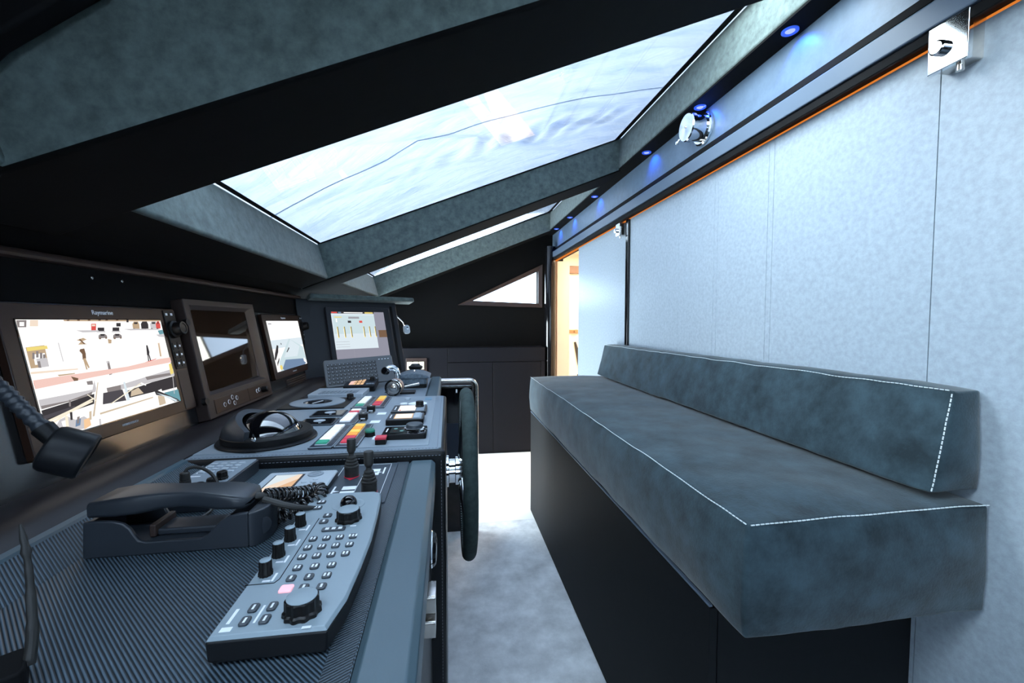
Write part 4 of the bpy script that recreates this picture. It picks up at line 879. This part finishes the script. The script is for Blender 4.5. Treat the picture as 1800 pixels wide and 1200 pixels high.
MB().tube(curve([(-.266, .650, .892), (-.245, .648, .885), (-.220, .652, .876), (-.2, .664, .868)], 8), [.005] * 8 + [.005 - .0001 * i for i in range(17)], n=10).build('cord_sleeve', 'rubber', h)

# ------------------------------------------------------------------ keypad radio, autopilot, thruster panel
t = thing('radio_keypad', 'grey keypad radio unit behind the telephone with three black knobs and microphone plug', 'radio', (-.42, .84, ZW))
MB().rrect(-.472, -.388, .742, .934, ZW, .8645, .004).build('case', 'device', t, bevel=.002)
MB().rrect(-.470, -.391, .746, .931, .8643, .866, .003).build('faceplate', 'panel_grey', t, bevel=.0005)
k0 = MB().rrect(-.4635, -.4525, .9025, .9105, .8658, .8682, .002, taper=.0006).build('key', 'light_grey', t)
for j in range(4):
    for i in range(4):
        if i or j: dup(k0, (.0165 * i, -.0155 * j, 0))
MB().box(-.466, -.422, .765, .808, .8659, .8664).build('display', mat('dim_lcd', (.14, .16, .12), .25), t, smooth=0, label='dull olive display')
b = MB(); b.box(-.466, -.45, .838, .842, .866, .8663); b.box(-.466, -.462, .856, .90, .866, .8663); b.build('lettering', 'white', t, smooth=0)
for x, y, r in ((-.4045, .822, .0088), (-.405, .789, .0080), (-.413, .768, .0075)): fluted_knob(I4, x, y, .866, r, .013, 'knob', t, top='knob')
b = MB(); b.lathe([(.0085, 0), (.0085, .008), (.0078, .0085), (.0085, .0095), (.0085, .013), (.0076, .0135), (.0083, .0145), (.008, .018), (.0070, .0185), (.0076, .0195), (.007, .030), (.005, .032)], (-.437, .772, .866), n=18); b.build('microphone_plug', 'rubber', t)
MB().tube(curve([(-.437, .772, .896), (-.434, .775, .902), (-.424, .778, .9035), (-.410, .778, .899), (-.396, .774, .890), (-.384, .766, .876), (-.379, .755, .860), (-.379, .73, .845), (-.39, .70, .843)], 8), .0027, n=8).build('microphone_cord', 'rubber', t)

t = thing('autopilot_control', 'light grey control unit with an amber screen and round arrow pad', 'control unit', (-.275, .80, ZW))
MB().rrect(-.341, -.216, .737, .868, ZW, .8535, .006).build('case', 'device', t, bevel=.002)
MB().rrect(-.341, -.216, .737, .868, .8535, .8565, .006, taper=.002).build('faceplate', 'light_grey', t)
MB().box(-.326, -.272, .766, .852, .8563, .8568).build('screen_frame', 'device', t, smooth=0)
pic(Matrix.Translation((-.323, .769, .8568)), .047, .080, [rc('e_amber', 0, 1, 0, 1), ('e_paper', [(.0, .25), (.9, 1), (0, 1)]), ('e_pale', [(.0, 0), (.25, 0), (1, .72), (1, 1), (.85, 1), (0, .25)])], 'amber_screen', t)
MB().lathe([(.0145, 0), (.0140, .0016), (.0095, .002), (.0090, .0012), (.006, .0012), (.0055, .002), (.001, .0022)], (-.2525, .848, .8563), n=32).build('arrow_pad', 'panel_grey', t)
for x, y in ((-.245, .821), (-.261, .808), (-.246, .807), (-.261, .792), (-.246, .791), (-.2455, .775)): MB().lathe([(.0052, 0), (.0050, .0014), (.004, .0018)], (x, y, .8563), n=16).build('push_button', 'light_grey', t)

t = thing('thruster_control', 'slate control panel with two black rubber-booted joysticks', 'joystick panel', (-.165, .83, ZW))
MB().rrect(-.226, -.108, .728, .932, ZW, .8440, .004).build('plate', mat('slate_plate', (0.04, 0.0544, 0.0704), .35), t, bevel=.0008)
b = MB()
for p, q in (((-.2165, .925), (-.2165, .765)), ((-.121, .925), (-.121, .745)), ((-.168, .860), (-.168, .745)), ((-.2165, .925), (-.121, .925))): b.tube([(*p, .8442), (*q, .8442)], .0005, n=4)
for x, y, a, c_ in ((-.181, .800, .012, .008), (-.181, .778, .012, .007), (-.150, .888, .011, .0075), (-.150, .868, .011, .007)): MB().box(x - a, x + a, y - c_, y + c_, .844, .8444).build('label_plate', 'white', t, smooth=0)
b.build('border_line', 'white', t, smooth=0)
for x, y in ((-.207, .792), (-.131, .885)): MB().box(x - .0016, x + .0016, y - .018, y + .018, .844, .8443).build('lettering', 'white', t, smooth=0)
for x, y in ((-.200, .786), (-.138, .876)): MB().add([(x - .005, y - .004, .8443), (x + .005, y, .8443), (x - .005, y + .004, .8443)], [(0, 1, 2)]).build('arrow', 'white', t, smooth=0)
for x, y, nm in ((-.190, .864, 1), (-.1415, .7765, 2)):
    pf = [(.0135, 0), (.0135, .017)]
    z = .017
    for k_ in range(4): r_ = .0140 - .0018 * k_; pf += [(r_ - .0016, z + .0008), (r_, z + .0018), (r_, z + .0044), (r_ - .0014, z + .0054)]; z += .0056
    pf += [(.0052, z + .002), (.0047, z + .006)]
    j = MB().lathe(pf, (x, y, .844), n=28).build('joystick', 'rubber', t)
    MB().lathe([(.0046, 0), (.0078, .006), (.0084, .008), (.0084, .028), (.0078, .0295), (.001, .030)], (x, y, .844 + z + .005), n=28).build('grip', 'rubber', j)
    b = MB(); b.lathe([(.0145, 0), (.0145, .0006)], (x, y, .8436), n=28)
    if nm == 1: b.prism([(x - .013, y - .008, .8442), (x + .015, y - .006, .8442), (x + .002, y - .026, .8442)], (0, 0, .0006))
    b.build('red_marker', 'red', j, label='red marker under the stick')

# ------------------------------------------------------------------ raised panel instruments
ZU = .8646
t = thing('magnetic_compass', 'black dome compass with a half hood on the raised panel', 'compass', (-.430, 1.088, ZU))
cx, cy = -.430, 1.088
MB().lathe([(.106, 0), (.108, .003), (.106, .006), (.100, .007)], (cx, cy, ZU), n=64).build('flange', 'leather', t)
MB().lathe([(.098, 0), (.098, .014), (.094, .018), (.074, .018)], (cx, cy, ZU + .006), n=64, caps=(True, False)).build('base_ring', 'black', t, bevel=.001)
MB().ellipsoid((cx, cy, ZU + .004), .0755, .0755, .064, n=48, m=20, lo=.1).build('dome', 'dome', t, smooth=60, label='mirror-like black glass dome')
# hood: part of a spherical shell on the windscreen side
b = MB(); nu, nv = 40, 14; ro, ri, hz = .0965, .0775, .086; rows = []
grid = {}
for sh, rr in ((0, ro), (1, ri)):
    for i in range(nu + 1):
        az = R(96 + 166 * i / nu)
        for j_ in range(nv + 1):
            # elevation limit set by the slanting cut
            em = R(34) * math.sin(PI * i / nu) ** .8 + R(20)
            e = em * j_ / nv
            grid[sh, i, j_] = b.bm.verts.new((cx + rr * math.cos(e) * math.cos(az), cy + rr * math.cos(e) * math.sin(az), ZU + .018 + (hz if sh == 0 else hz - .013) * math.sin(e) * .78))
F = lambda *k: b.bm.faces.new([grid[q] for q in k])
for i in range(nu):
    for j_ in range(nv):
        F((0, i, j_), (0, i + 1, j_), (0, i + 1, j_ + 1), (0, i, j_ + 1)); F((1, i, j_), (1, i, j_ + 1), (1, i + 1, j_ + 1), (1, i + 1, j_))
    F((0, i, nv), (0, i + 1, nv), (1, i + 1, nv), (1, i, nv)); F((0, i, 0), (1, i, 0), (1, i + 1, 0), (0, i + 1, 0))
for i in (0, nu):
    for j_ in range(nv): F((0, i, j_), (0, i, j_ + 1), (1, i, j_ + 1), (1, i, j_))
b.build('hood', 'device', t, smooth=40)
MB().lathe([(.005, 0), (.005, .002), (.003, .0035)], (cx + .008, cy - .0965, ZU + .026), (.05, -1, .1), n=14).build('screw', 'chrome', t)

t = thing('steering_gauge', 'square black gauge with a broad grey ring on the raised panel', 'gauge', (-.445, 1.56, ZU))
MB().rrect(-.545, -.338, 1.440, 1.628, ZU, ZU + .004, .006).build('plate', 'black', t, bevel=.001)
MB().lathe([(.088, 0), (.088, .003), (.084, .0045), (.048, .0045), (.046, .003)], (-.445, 1.535, ZU + .004), n=56, caps=(True, False)).build('dial_ring', 'panel_grey', t, label='broad grey ring')
MB().lathe([(.0465, 0), (.0465, .002), (.001, .0022)], (-.445, 1.535, ZU + .004), n=48).build('dial_face', 'gloss_black', t)
b = MB(); b.prism([(-.458, 1.512, ZU + .0066), (-.453, 1.509, ZU + .0066), (-.432, 1.556, ZU + .0066), (-.437, 1.559, ZU + .0066)], (0, 0, .0006)); b.build('needle', 'white', t)
fluted_knob(I4, -.352, 1.60, ZU + .004, .012, .017, 'knob', t, top='knob')

for nm, y0, y1, lab in ((1, 1.318, 1.398, 'dark glass touch panel next to the round gauge'), (2, 1.208, 1.288, 'dark glass touch panel next to the compass dome')):
    t = thing('touch_control', lab, 'touch panel', (-.355, (y0 + y1) / 2, ZU), 'dark touch panels')
    MB().rrect(-.408, -.314, y0, y1, ZU, ZU + .004, .003).build('plate', 'key_grey', t, bevel=.0008)
    MB().rrect(-.403, -.319, y0 + .006, y1 - .005, ZU + .0038, ZU + .0046, .002).build('glass', 'gloss_black', t)
    b = MB(); b.lathe([(.016, 0), (.016, .0002)], (-.360, y1 - .035, ZU + .0046), n=20); b.lathe([(.004, 0), (.004, .0002)], (-.352, y0 + .018, ZU + .0046), n=12)
    b.build('print', 'light_grey', t, smooth=0)

def switch_panel(x0, x1, y0, y1, cols, label):
    t = thing('illuminated_switchboard', label, 'switch panel', ((x0 + x1) / 2, (y0 + y1) / 2, ZU), 'lit switch panels on the raised console')
    MB().rrect(x0, x1, y0, y1, ZU, ZU + .003, .003).build('plate', 'navy', t, bevel=.0006)
    b = MB()
    for a, c_, e_, g_ in ((x0, x1, y0, y0 + .004), (x0, x1, y1 - .004, y1), (x0, x0 + .002, y0, y1), (x1 - .002, x1, y0, y1)): b.box(a, c_, e_, g_, ZU + .003, ZU + .0042)
    b.build('rim', 'panel_grey', t, smooth=0)
    n_ = len(cols); ya, yb = y0 + .022, y1 - .010; st = (yb - ya) / n_; xa, xb = x0 + .010, x0 + (x1 - x0) * .66
    b = MB(); b.box(xa - .001, xb + .001, ya - .002, yb + .002, ZU + .0028, ZU + .005); b.build('button_tray', 'light_grey', t, smooth=0)
    for k_, m in enumerate(cols):
        MB().box(xa, xb, ya + st * k_ + .002, ya + st * (k_ + 1) - .002, ZU + .005, ZU + .0085).build('push_button', 'b_' + m, t, bevel=.0008)
    b = MB()
    for k_ in range(n_): b.box(xb + .006, x1 - .005, ya + st * (k_ + .35), ya + st * (k_ + .5), ZU + .003, ZU + .0033)
    b.build('lettering', 'key_grey', t, smooth=0)
switch_panel(-.310, -.258, .985, 1.196, ['green', 'white', 'white', 'white', 'cream', 'white'], 'switch panel with white buttons and one green, at the near edge by the compass')
switch_panel(-.256, -.204, .985, 1.196, ['red', 'red', 'orange', 'yellow', 'orange', 'yellow'], 'switch panel with red and orange buttons at the near edge of the raised console')
switch_panel(-.310, -.254, 1.204, 1.402, ['white', 'white', 'cream', 'white', 'red', 'white'], 'switch panel with white buttons and one red, beside the touch panels')
switch_panel(-.314, -.262, 1.424, 1.628, ['green', 'cream', 'white', 'white', 'white'], 'switch panel with white and pale green buttons beside the round gauge')
switch_panel(-.260, -.208, 1.424, 1.628, ['red', 'red', 'orange', 'yellow', 'yellow'], 'far switch panel with red and yellow buttons')
for x, y, lab in ((-.2365, 1.352, 'square black rotary switch near the far switch panels'), (-.2395, 1.245, 'square black rotary switch nearer to the compass')):
    t = thing('rotary_switch', lab, 'rotary switch', (x, y, ZU), 'square black rotary switches')
    MB().lathe([(.010, 0), (.010, .003), (.006, .004), (.006, .008)], (x, y, ZU), n=20).build('collar', 'steel', t)
    MB().rrect(x - .0125, x + .0125, y - .008, y + .008, ZU + .006, ZU + .024, .004, taper=.002).build('grip', 'knob', t)
    b = MB(); b.box(x - .006, x + .006, y - .0083, y - .0079, ZU + .008, ZU + .011); b.lathe([(.003, 0), (.003, .0003)], (x, y, ZU + .024), n=10); b.build('print', 'white', t, smooth=0)
for x, y, sx, lab in ((-.203, 1.340, .013, 'white label plate beside the far rotary switch'), (-.205, 1.232, .013, 'white label plate beside the near rotary switch'), (-.172, 1.062, .011, 'pale label plate between the green and red buttons')):
    tag(MB().box(x - sx, x + sx, y - .015, y + .015, ZU, ZU + .001).build('label_plate', 'white', smooth=0), lab, 'label plate', 'white label plates')
for x, y, m, lab, rr in ((-.193, 1.082, 'green', 'green push button on the raised console', 1), (-.156, 1.012, 'red', 'square red push button beside the black knob controller', 0)):
    t = thing('push_button', lab, 'push button', (x, y, ZU))
    if rr:
        MB().lathe([(.0125, 0), (.012, .011)], (x, y, ZU), n=20).build('collar', 'black', t); MB().lathe([(.0125, 0), (.0125, .004), (.010, .007), (.001, .008)], (x, y, ZU + .011), n=24).build('cap', m, t)
    else:
        MB().box(x - .012, x + .012, y - .012, y + .012, ZU, ZU + .011).build('collar', 'black', t, bevel=.001); MB().box(x - .0125, x + .0125, y - .0125, y + .0125, ZU + .0112, ZU + .017).build('cap', m, t, bevel=.0015)

def controller(x0, x1, y0, y1, hgt, kind, label):
    t = thing('autopilot_display', label, 'display unit', ((x0 + x1) / 2, (y0 + y1) / 2, ZU), 'small display units on the raised console')
    MB().rrect(x0, x1, y0, y1, ZU, ZU + hgt, .005).build('case', 'black', t, bevel=.0015)
    z = ZU + hgt; MB().rrect(x0 + .001, x1 - .001, y0 + .001, y1 - .001, z - .0002, z + .0012, .004, taper=.0005).build('rim', 'gloss_black' if kind == 3 else 'device', t)
    z += .0012; w_ = x1 - x0; h_ = y1 - y0
    b = MB(); b.box(x0 + .008, x0 + .011, y0 + .3 * h_, y0 + .75 * h_, z, z + .0002); b.build('lettering', 'white', t, smooth=0)
    if kind == 3:
        pic(Matrix.Translation((x0 + .018, y0 + .012, z)), w_ * .52, h_ - .022, [rc('e_dim', 0, 1, 0, 1)] + [el('e_teal' if q % 2 else 'e_dark', .2 + .3 * (q % 3), .3 + .42 * (q // 3), .09, .12) for q in range(6)], 'screen', t)
        kx, ky = x1 - .030, y0 + .5 * h_
        MB().lathe([(.026, 0), (.027, .003), (.025, .006), (.022, .007)], (kx, ky, z), n=40).build('knob_ring', 'chrome', t, label='chrome knob ring')
        MB().lathe([(.0215, 0), (.0205, .008), (.018, .0102), (.001, .0105)], (kx, ky, z + .006), n=40).build('rotary_knob', 'key_grey', t)
        b = MB()
        for q in range(6): a = PI * q / 3; b.lathe([(.0025, 0), (.0025, .002)], (kx + .0285 * math.cos(a), ky + .0285 * math.sin(a), z), n=8)
        b.build('knob_studs_rivet', 'chrome', t)
    else:
        pic(Matrix.Translation((x0 + .020, y0 + .012, z)), w_ * .50, h_ - .024, [rc('e_white' if kind == 1 else 'e_orange', 0, 1, 0, 1), rc('e_white', .05, .95, .08, .94)] + ([rc('e_red', .08, .16, .05, .2)] if kind == 1 else [rc('e_orange', .15, .85, .30 + .12 * q, .325 + .12 * q) for q in range(4)]), 'screen', t)
        MB().rrect(x1 - .030, x1 - .006, y0 + .008, y1 - .008, z - .0004, z + .0008, .003).build('key_area', 'panel_grey', t)
        if kind == 1: fluted_knob(I4, x1 - .022, y1 - .035, z, .0125, .018, 'knob', t, top='knob')
        else:
            for q in range(4): MB().rrect(x1 - .027, x1 - .010, y0 + h_ * (.12 + .2 * q), y0 + h_ * (.28 + .2 * q), z + .0006, z + .003, .004).build('key', 'light_grey', t)
controller(-.172, -.068, 1.296, 1.400, .012, 1, 'far white-screened display unit with a black knob')
controller(-.170, -.069, 1.180, 1.264, .015, 2, 'cream-screened display unit with grey keys, in the middle of three')
controller(-.160, -.054, 1.036, 1.112, .013, 3, 'dark-screened controller with a large chrome-ringed knob')
tag(MB().box(-.085, -.060, 1.548, 1.60, ZU, ZU + .0006).build('sticker', mat('blue_sticker', (.16, .28, .38), .4), smooth=0), 'pale blue square sticker near the far corner of the raised panel', 'sticker')
b = MB(); b.lathe([(.012, 0), (.012, .006), (.004, .007)], (-.150, 1.47, ZU), n=16); tag(b.build('cap_button', 'white'), 'small white cap before the far display unit', 'button')
b = MB(); b.lathe([(.010, 0), (.010, .006), (.004, .007)], (-.146, 1.57, ZU), n=16); tag(b.build('cap_button', 'light_grey'), 'small grey cap near the far edge of the raised panel', 'button')
b = MB(); b.lathe([(.032, 0), (.030, .0008)], (-.105, 1.49, ZU), n=24); tag(b.build('sticker', 'white', smooth=0), 'round white sticker behind the far display unit', 'sticker')

# ------------------------------------------------------------------ rear console objects
ZC = .8456
t = thing('radio_unit', 'flat light grey unit with a ribbed keypad strip on the rear console', 'radio unit', (-.44, 1.80, ZC))
MB().rrect(-.552, -.335, 1.735, 1.900, ZC, ZC + .018, .005).build('case', 'light_grey', t, bevel=.002)
b = MB()
for q in range(10): b.box(-.505 + q * .0145, -.493 + q * .0145, 1.745, 1.810, ZC + .0182, ZC + .0200)
b.build('keypad_tile', 'panel_grey', t, smooth=0)
# keyboard leaning on the angled monitor
ang = R(10); ku = Vector((math.cos(R(22)), math.sin(R(22)), .045)).normalized()
ko = Vector((-.520, 1.915, ZC + .012)); kn = Vector((math.sin(R(22)), -math.cos(R(22)), .50)).normalized(); kv = kn.cross(ku).normalized()
KT = frame(ko, ku, kv)
t = thing('computer_keyboard', 'slim charcoal wireless keyboard with touchpad leaning against the angled monitor', 'keyboard', tuple(ko))
KW, KH = .300, .128
MB(KT).rrect(0, KW, 0, KH, 0, .010, .010, taper=.002).build('case', 'kb_body', t)
k0 = None
cols = 13; kw = .0152
for r_ in range(6):
    for q in range(cols):
        if r_ == 0 and 3 < q < 8: continue
        hh = .0105 if r_ < 5 else .006
        x = .012 + q * (kw + .0012); y = .012 + r_ * .0165
        if k0 is None:
            k0 = MB(KT).rrect(x, x + kw * .92, y, y + .0125, .0095, .0118, .0018, taper=.0005).build('key', 'key_dark', t)
            kp = MB(KT).box(x + .003, x + .0060, y + .0068, y + .0098, .0118, .0120).build('key_lettering', 'light_grey', k0, smooth=0)
        else:
            c_ = dup(k0, KT.to_3x3() @ Vector((q * (kw + .0012), r_ * .0165, 0))); p_ = kp.copy(); COL.objects.link(p_); p_.parent = c_
MB(KT).rrect(.012 + 4 * .0164, .012 + 8 * .0164 - .002, .012, .0245, .0095, .0118, .002, taper=.0005).build('space_bar', 'key_dark', t)
MB(KT).rrect(.232, .292, .020, .098, .0098, .0104, .003).build('touchpad', 'kb_body', t)
b = MB(KT)
for q in range(4): b.box(.236 + q * .014, .242 + q * .014, .110, .113, .010, .0103)
b.build('media_key', 'white', t, smooth=0)

t = thing('control_tablet', 'black control head with small amber screen standing before the keyboard', 'control unit', (-.39, 1.97, ZC))
TT = Matrix.Translation((-.444, 1.885, ZC)) @ Matrix.Rotation(R(8), 4, 'X')
MB(TT).rrect(0, .130, 0, .120, .001, .026, .006).build('case', 'black', t, bevel=.002)
MB(TT).rrect(.002, .128, .002, .118, .0258, .028, .005).build('faceplate', 'device', t)
pic(TT @ Matrix.Translation((.020, .016, .028)), .060, .085, [rc('e_orange', 0, 1, 0, 1), rc('e_brown', .0, 1, .3, .38), rc('e_brown', .0, 1, .62, .70), rc('e_pink', 0, .3, 0, .9), rc('e_brown', .45, .52, 0, 1), rc('e_brown', .74, .80, 0, 1)], 'screen', t)
fluted_knob(TT, .108, .085, .028, .011, .014, 'knob', t, top='knob')
for q in range(3): MB(TT).rrect(.090 + q * .012, .100 + q * .012, .020, .034, .0278, .030, .002).build('key', 'panel_grey', t)

t = thing('engine_throttle', 'chrome twin-lever engine throttle on the rear console', 'throttle', (-.225, 1.86, ZC))
MB().rrect(-.262, -.196, 1.80, 1.93, ZC, ZC + .010, .012, taper=.003).build('base_plate', 'chrome', t)
b = MB(); ax = Vector((.16, 1, .03)).normalized(); o_ = Vector((-.2225, 1.765, .878))
b.lathe([(.026, 0), (.0335, .002), (.034, .010), (.031, .014), (.031, .055), (.026, .064), (.015, .070)], o_, ax, n=36, caps=(False, True)); b.build('grip', 'chrome', t)
b = MB(); b.lathe([(.0335, -.001), (.030, -.003), (.026, .001)], o_, ax, n=36, caps=(False, False)); b.build('grip_ring', 'gloss_black', t)
b = MB(); b.lathe([(.026, .004), (.020, .006), (.012, .002), (.011, -.002), (.004, -.004)], o_, ax, n=28); b.build('grip_cap', 'steel', t)
b = MB(); b.lathe([(.0315, 0), (.0318, .004), (.0318, .020), (.0315, .024)], o_ + ax * .028 + Vector((.0, 0, 0)), ax, n=36, caps=(False, False)); b.build('grip_band', 'tan', t)
b = MB(); b.tube(curve([(-.222, 1.84, .852), (-.215, 1.84, .872), (-.214, 1.835, .882)], 6), .013, n=14); b.build('lever_arm', 'chrome', t)
b = MB(); b.tube(curve([(-.222, 1.92, .853), (-.219, 1.92, .890), (-.224, 1.92, .925), (-.238, 1.915, .943), (-.256, 1.905, .944), (-.268, 1.90, .936)], 8), [.013] * 16 + [.0135] * 9 + [.013] * 8 + [.012] * 8, n=16); b.build('lever_arm', 'chrome', t)
b = MB(); b.lathe([(.012, 0), (.016, .002), (.016, .022), (.012, .026)], (-.266, 1.898, .930), (-.2, -1, .3), n=24); b.build('lever_grip', 'gloss_black', t)
MB().cyl((-.190, 1.90, .862), (-.128, 1.915, .872), .005, .007, n=14).build('side_lever', 'steel', t)
b = MB(); b.rrect(-.196, -.138, 1.80, 1.86, ZC, ZC + .008, .003); tag(b.build('switch_box', 'black', bevel=.001), 'low black box beside the chrome throttle', 'box')

t = thing('speaker_case', 'blue-grey textured case with an arched lid at the end of the rear console', 'case', (-.155, 2.02, ZC))
MB().rrect(-.218, -.098, 1.955, 2.085, ZC, ZC + .018, .012).build('foot', 'black', t, bevel=.002)
MB().rrect(-.220, -.096, 1.950, 2.090, ZC + .018, ZC + .050, .014).build('body', 'lid', t, bevel=.002)
b = MB(); n_ = 14
prf = [(-.232 + .150 * i / n_, ZC + .0505 + .019 * math.sin(PI * i / n_) ** .8) for i in range(n_ + 1)]
b.prism([(x, 1.942, z) for x, z in prf] + [(-.082, 1.942, ZC + .046), (-.232, 1.942, ZC + .046)], (0, .156, 0)); b.build('lid', 'lid', t, bevel=.003, label='arched lid')
MB().lathe([(.006, 0), (.005, .004), (.003, .008), (.001, .009)], (-.156, 2.02, ZC + .068), n=12).build('lid_knob', 'steel', t)
t = thing('horn_button', 'black mushroom-shaped button behind the arched case', 'button', (-.165, 2.22, ZC))
MB().lathe([(.020, 0), (.018, .040), (.020, .050), (.034, .060), (.036, .072), (.024, .078)], (-.165, 2.22, ZC), n=28).build('stem', 'black', t)
MB().lathe([(.024, 0), (.022, .006), (.001, .008)], (-.165, 2.22, ZC + .078), n=24).build('cap', 'device', t)
t = thing('switch_plate', 'small framed panel with cream strips on the end cabinet wall', 'panel', (-.26, 3.6, .78))
MB().box(-.345, -.175, 3.590, 3.6045, .715, .842).build('frame', 'frame_brown', t, bevel=.003)
for q in range(3): MB().box(-.335 + q * .047, -.291 + q * .047, 3.583, 3.590, .748, .812).build('rocker_switch', 'cream', t, bevel=.002)

# ------------------------------------------------------------------ steering wheel and rail
WY, WZ, WX, WR = 1.215, .720, .052, .218
t = thing('steering_wheel', 'suede-wrapped steering wheel on a chrome hub beside the console', 'steering wheel', (WX, WY, WZ))
ring = [(WX, WY + WR * math.cos(2 * PI * i / 72), WZ + WR * math.sin(2 * PI * i / 72)) for i in range(72)]
MB().tube(ring, .0185, n=18, closed=True).build('rim', 'wheel_suede', t, smooth=60)
b = MB()
for i in range(150):
    a = 2 * PI * i / 150; rr = WR - .0130; x = WX - .0135
    b.tube([(x, WY + rr * math.cos(a), WZ + rr * math.sin(a)), (x - .0012, WY + (rr + .002) * math.cos(a + .018), WZ + (rr + .002) * math.sin(a + .018))], .0009, n=4)
b.build('stitching', 'stitch', t)
for q in range(3):
    a = R(90 + 120 * q); d_ = Vector((0, math.cos(a), math.sin(a)))
    MB().tube([Vector((WX - .015, WY, WZ)) + d_ * .025, Vector((WX - .010, WY, WZ)) + d_ * .12, Vector((WX, WY, WZ)) + d_ * (WR - .012)], [.013, .010, .009], n=12).build('spoke', 'chrome', t)
MB().lathe([(.045, 0), (.045, .006), (.034, .008), (.034, .024), (.040, .026), (.040, .046), (.030, .050), (.012, .052)], (-.0065, WY, WZ), (1, 0, 0), n=36).build('hub', 'chrome', t)

t = thing('grab_rail', 'bent stainless grab rail standing at the end of the console', 'handrail', (.146, 2.25, 0))
b = MB(); b.tube([(-.036, 2.25, .836), (.0, 2.25, .836)] + [(.110 + .036 * math.sin(a), 2.25, .800 + .036 * math.cos(a)) for a in [PI / 2 * i / 8 for i in range(9)]] + [(.146, 2.25, .4), (.146, 2.25, .008)], .012, n=16); b.build('tube', 'steel', t)
MB().box(-.034, .124, 2.262, 2.268, .796, .806).build('inner_strip', 'chrome', t, bevel=.001)
t = thing('companionway_hatch', 'dark hatch panel framed by the bent stainless rail', 'hatch', (.05, 2.30, 0))
MB().box(-.038, .128, 2.285, 2.300, .0, .800).build('panel', 'gloss_black', t, bevel=.002)
MB(frame((-.03, 2.2845, 0), (1, 0, 0), (0, 0, 1))).rrect(0, .150, .34, .60, 0, .004, .008).build('inset', 'navy', t)
b = MB(); b.box(.040, .048, 2.280, 2.285, .765, .783); b.build('catch', 'white', t)

# ------------------------------------------------------------------ reading lamp and hand-held radio at the near end
t = thing('gooseneck_lamp', 'black gooseneck lamp with drum head drooping before the harbour display', 'lamp', (-.455, .58, .965))
ha = Vector((.80, .38, -.46)).normalized()
hc = Vector((-.455, .58, .992))
b = MB(); b.lathe([(.021, -.021), (.025, -.019), (.027, -.014), (.0275, .018), (.025, .021), (.023, .019)], hc, ha, n=36); b.build('lamp_head', 'device_side', t, bevel=.001)
MB().lathe([(.0225, .0195), (.001, .020)], hc, ha, n=30).build('lens', 'gloss_black', t)
np_ = curve([(-.62, .60, 1.135), (-.575, .595, 1.105), (-.535, .59, 1.075), (-.505, .585, 1.046), (-.472, .581, 1.011)], 16)
b = MB(); b.tube(np_, [.0082 + .0010 * math.sin(i * 1.9) for i in range(len(np_))], n=14); b.build('gooseneck', 'device', t, smooth=60)
b = MB(); b.lathe([(.011, 0), (.010, .020)], (-.482, .582, 1.022), (.66, 0, -.75), n=18); b.build('neck_collar', 'black', t)
b = MB(); b.lathe([(.022, 0), (.022, .012), (.012, .020)], (-.655, .605, 1.150), (.9, -.1, -.3), n=24); b.build('wall_mount', 'black', t)
t = thing('handheld_radio', 'dark handheld radio with thin antenna at the near corner of the worktop', 'handheld radio', (-.378, .385, ZW))
RT = Matrix.Translation((-.378, .385, ZW)) @ Matrix.Rotation(R(38), 4, 'Z')
MB(RT).rrect(-.022, .030, -.020, .020, 0, .026, .006).build('body', 'matte_black', t, bevel=.003)
ap = [(-.352, .402, .860), (-.3535, .408, .884), (-.3575, .413, .915), (-.362, .417, .945), (-.3685, .420, .974)]
MB().tube(curve(ap, 6), [.0042] * 8 + [.0034] * 5 + [.0028] * 4 + [.0024, .0024, .0038, .0024, .0026, .0018, .0012, .0007], n=12).build('antenna', 'rubber', t)
# lounge lamp: a warm flat ceiling light in the room beyond the sliding door
t = thing('ceiling_light', 'warm flat ceiling light in the lounge beyond the open door', 'ceiling light', (1.6, 3.6, 1.88))
MB().box(1.3, 2.1, 3.2, 4.2, 1.862, 1.879).build('frame', 'cream_room', t, bevel=.003)
MB().box(1.33, 2.07, 3.23, 4.17, 1.858, 1.8625).build('diffuser', 'e_lampshade', t, smooth=0)

t = thing('wall_latch', 'brass latch fitted on the cream lounge wall seen through the doorway', 'latch', (1.41, 4.55, 1.03))
MB().box(1.33, 1.50, 4.53, 4.5495, 1.015, 1.055).build('plate', 'brass', t, bevel=.003)
MB().lathe([(.022, 0), (.022, .018), (.016, .024)], (1.40, 4.53, 1.035), (0, -1, 0), n=20).build('knob', 'brass', t)
t = thing('hanging_strap', 'dark tapered strap hanging below the brass latch', 'strap', (1.43, 4.55, .92))
MB().prism([(1.385, 4.535, .915), (1.405, 4.535, .92), (1.52, 4.535, .60), (1.43, 4.535, .66)], (0, .0145, 0)).build('strap', 'rubber', t, bevel=.002)
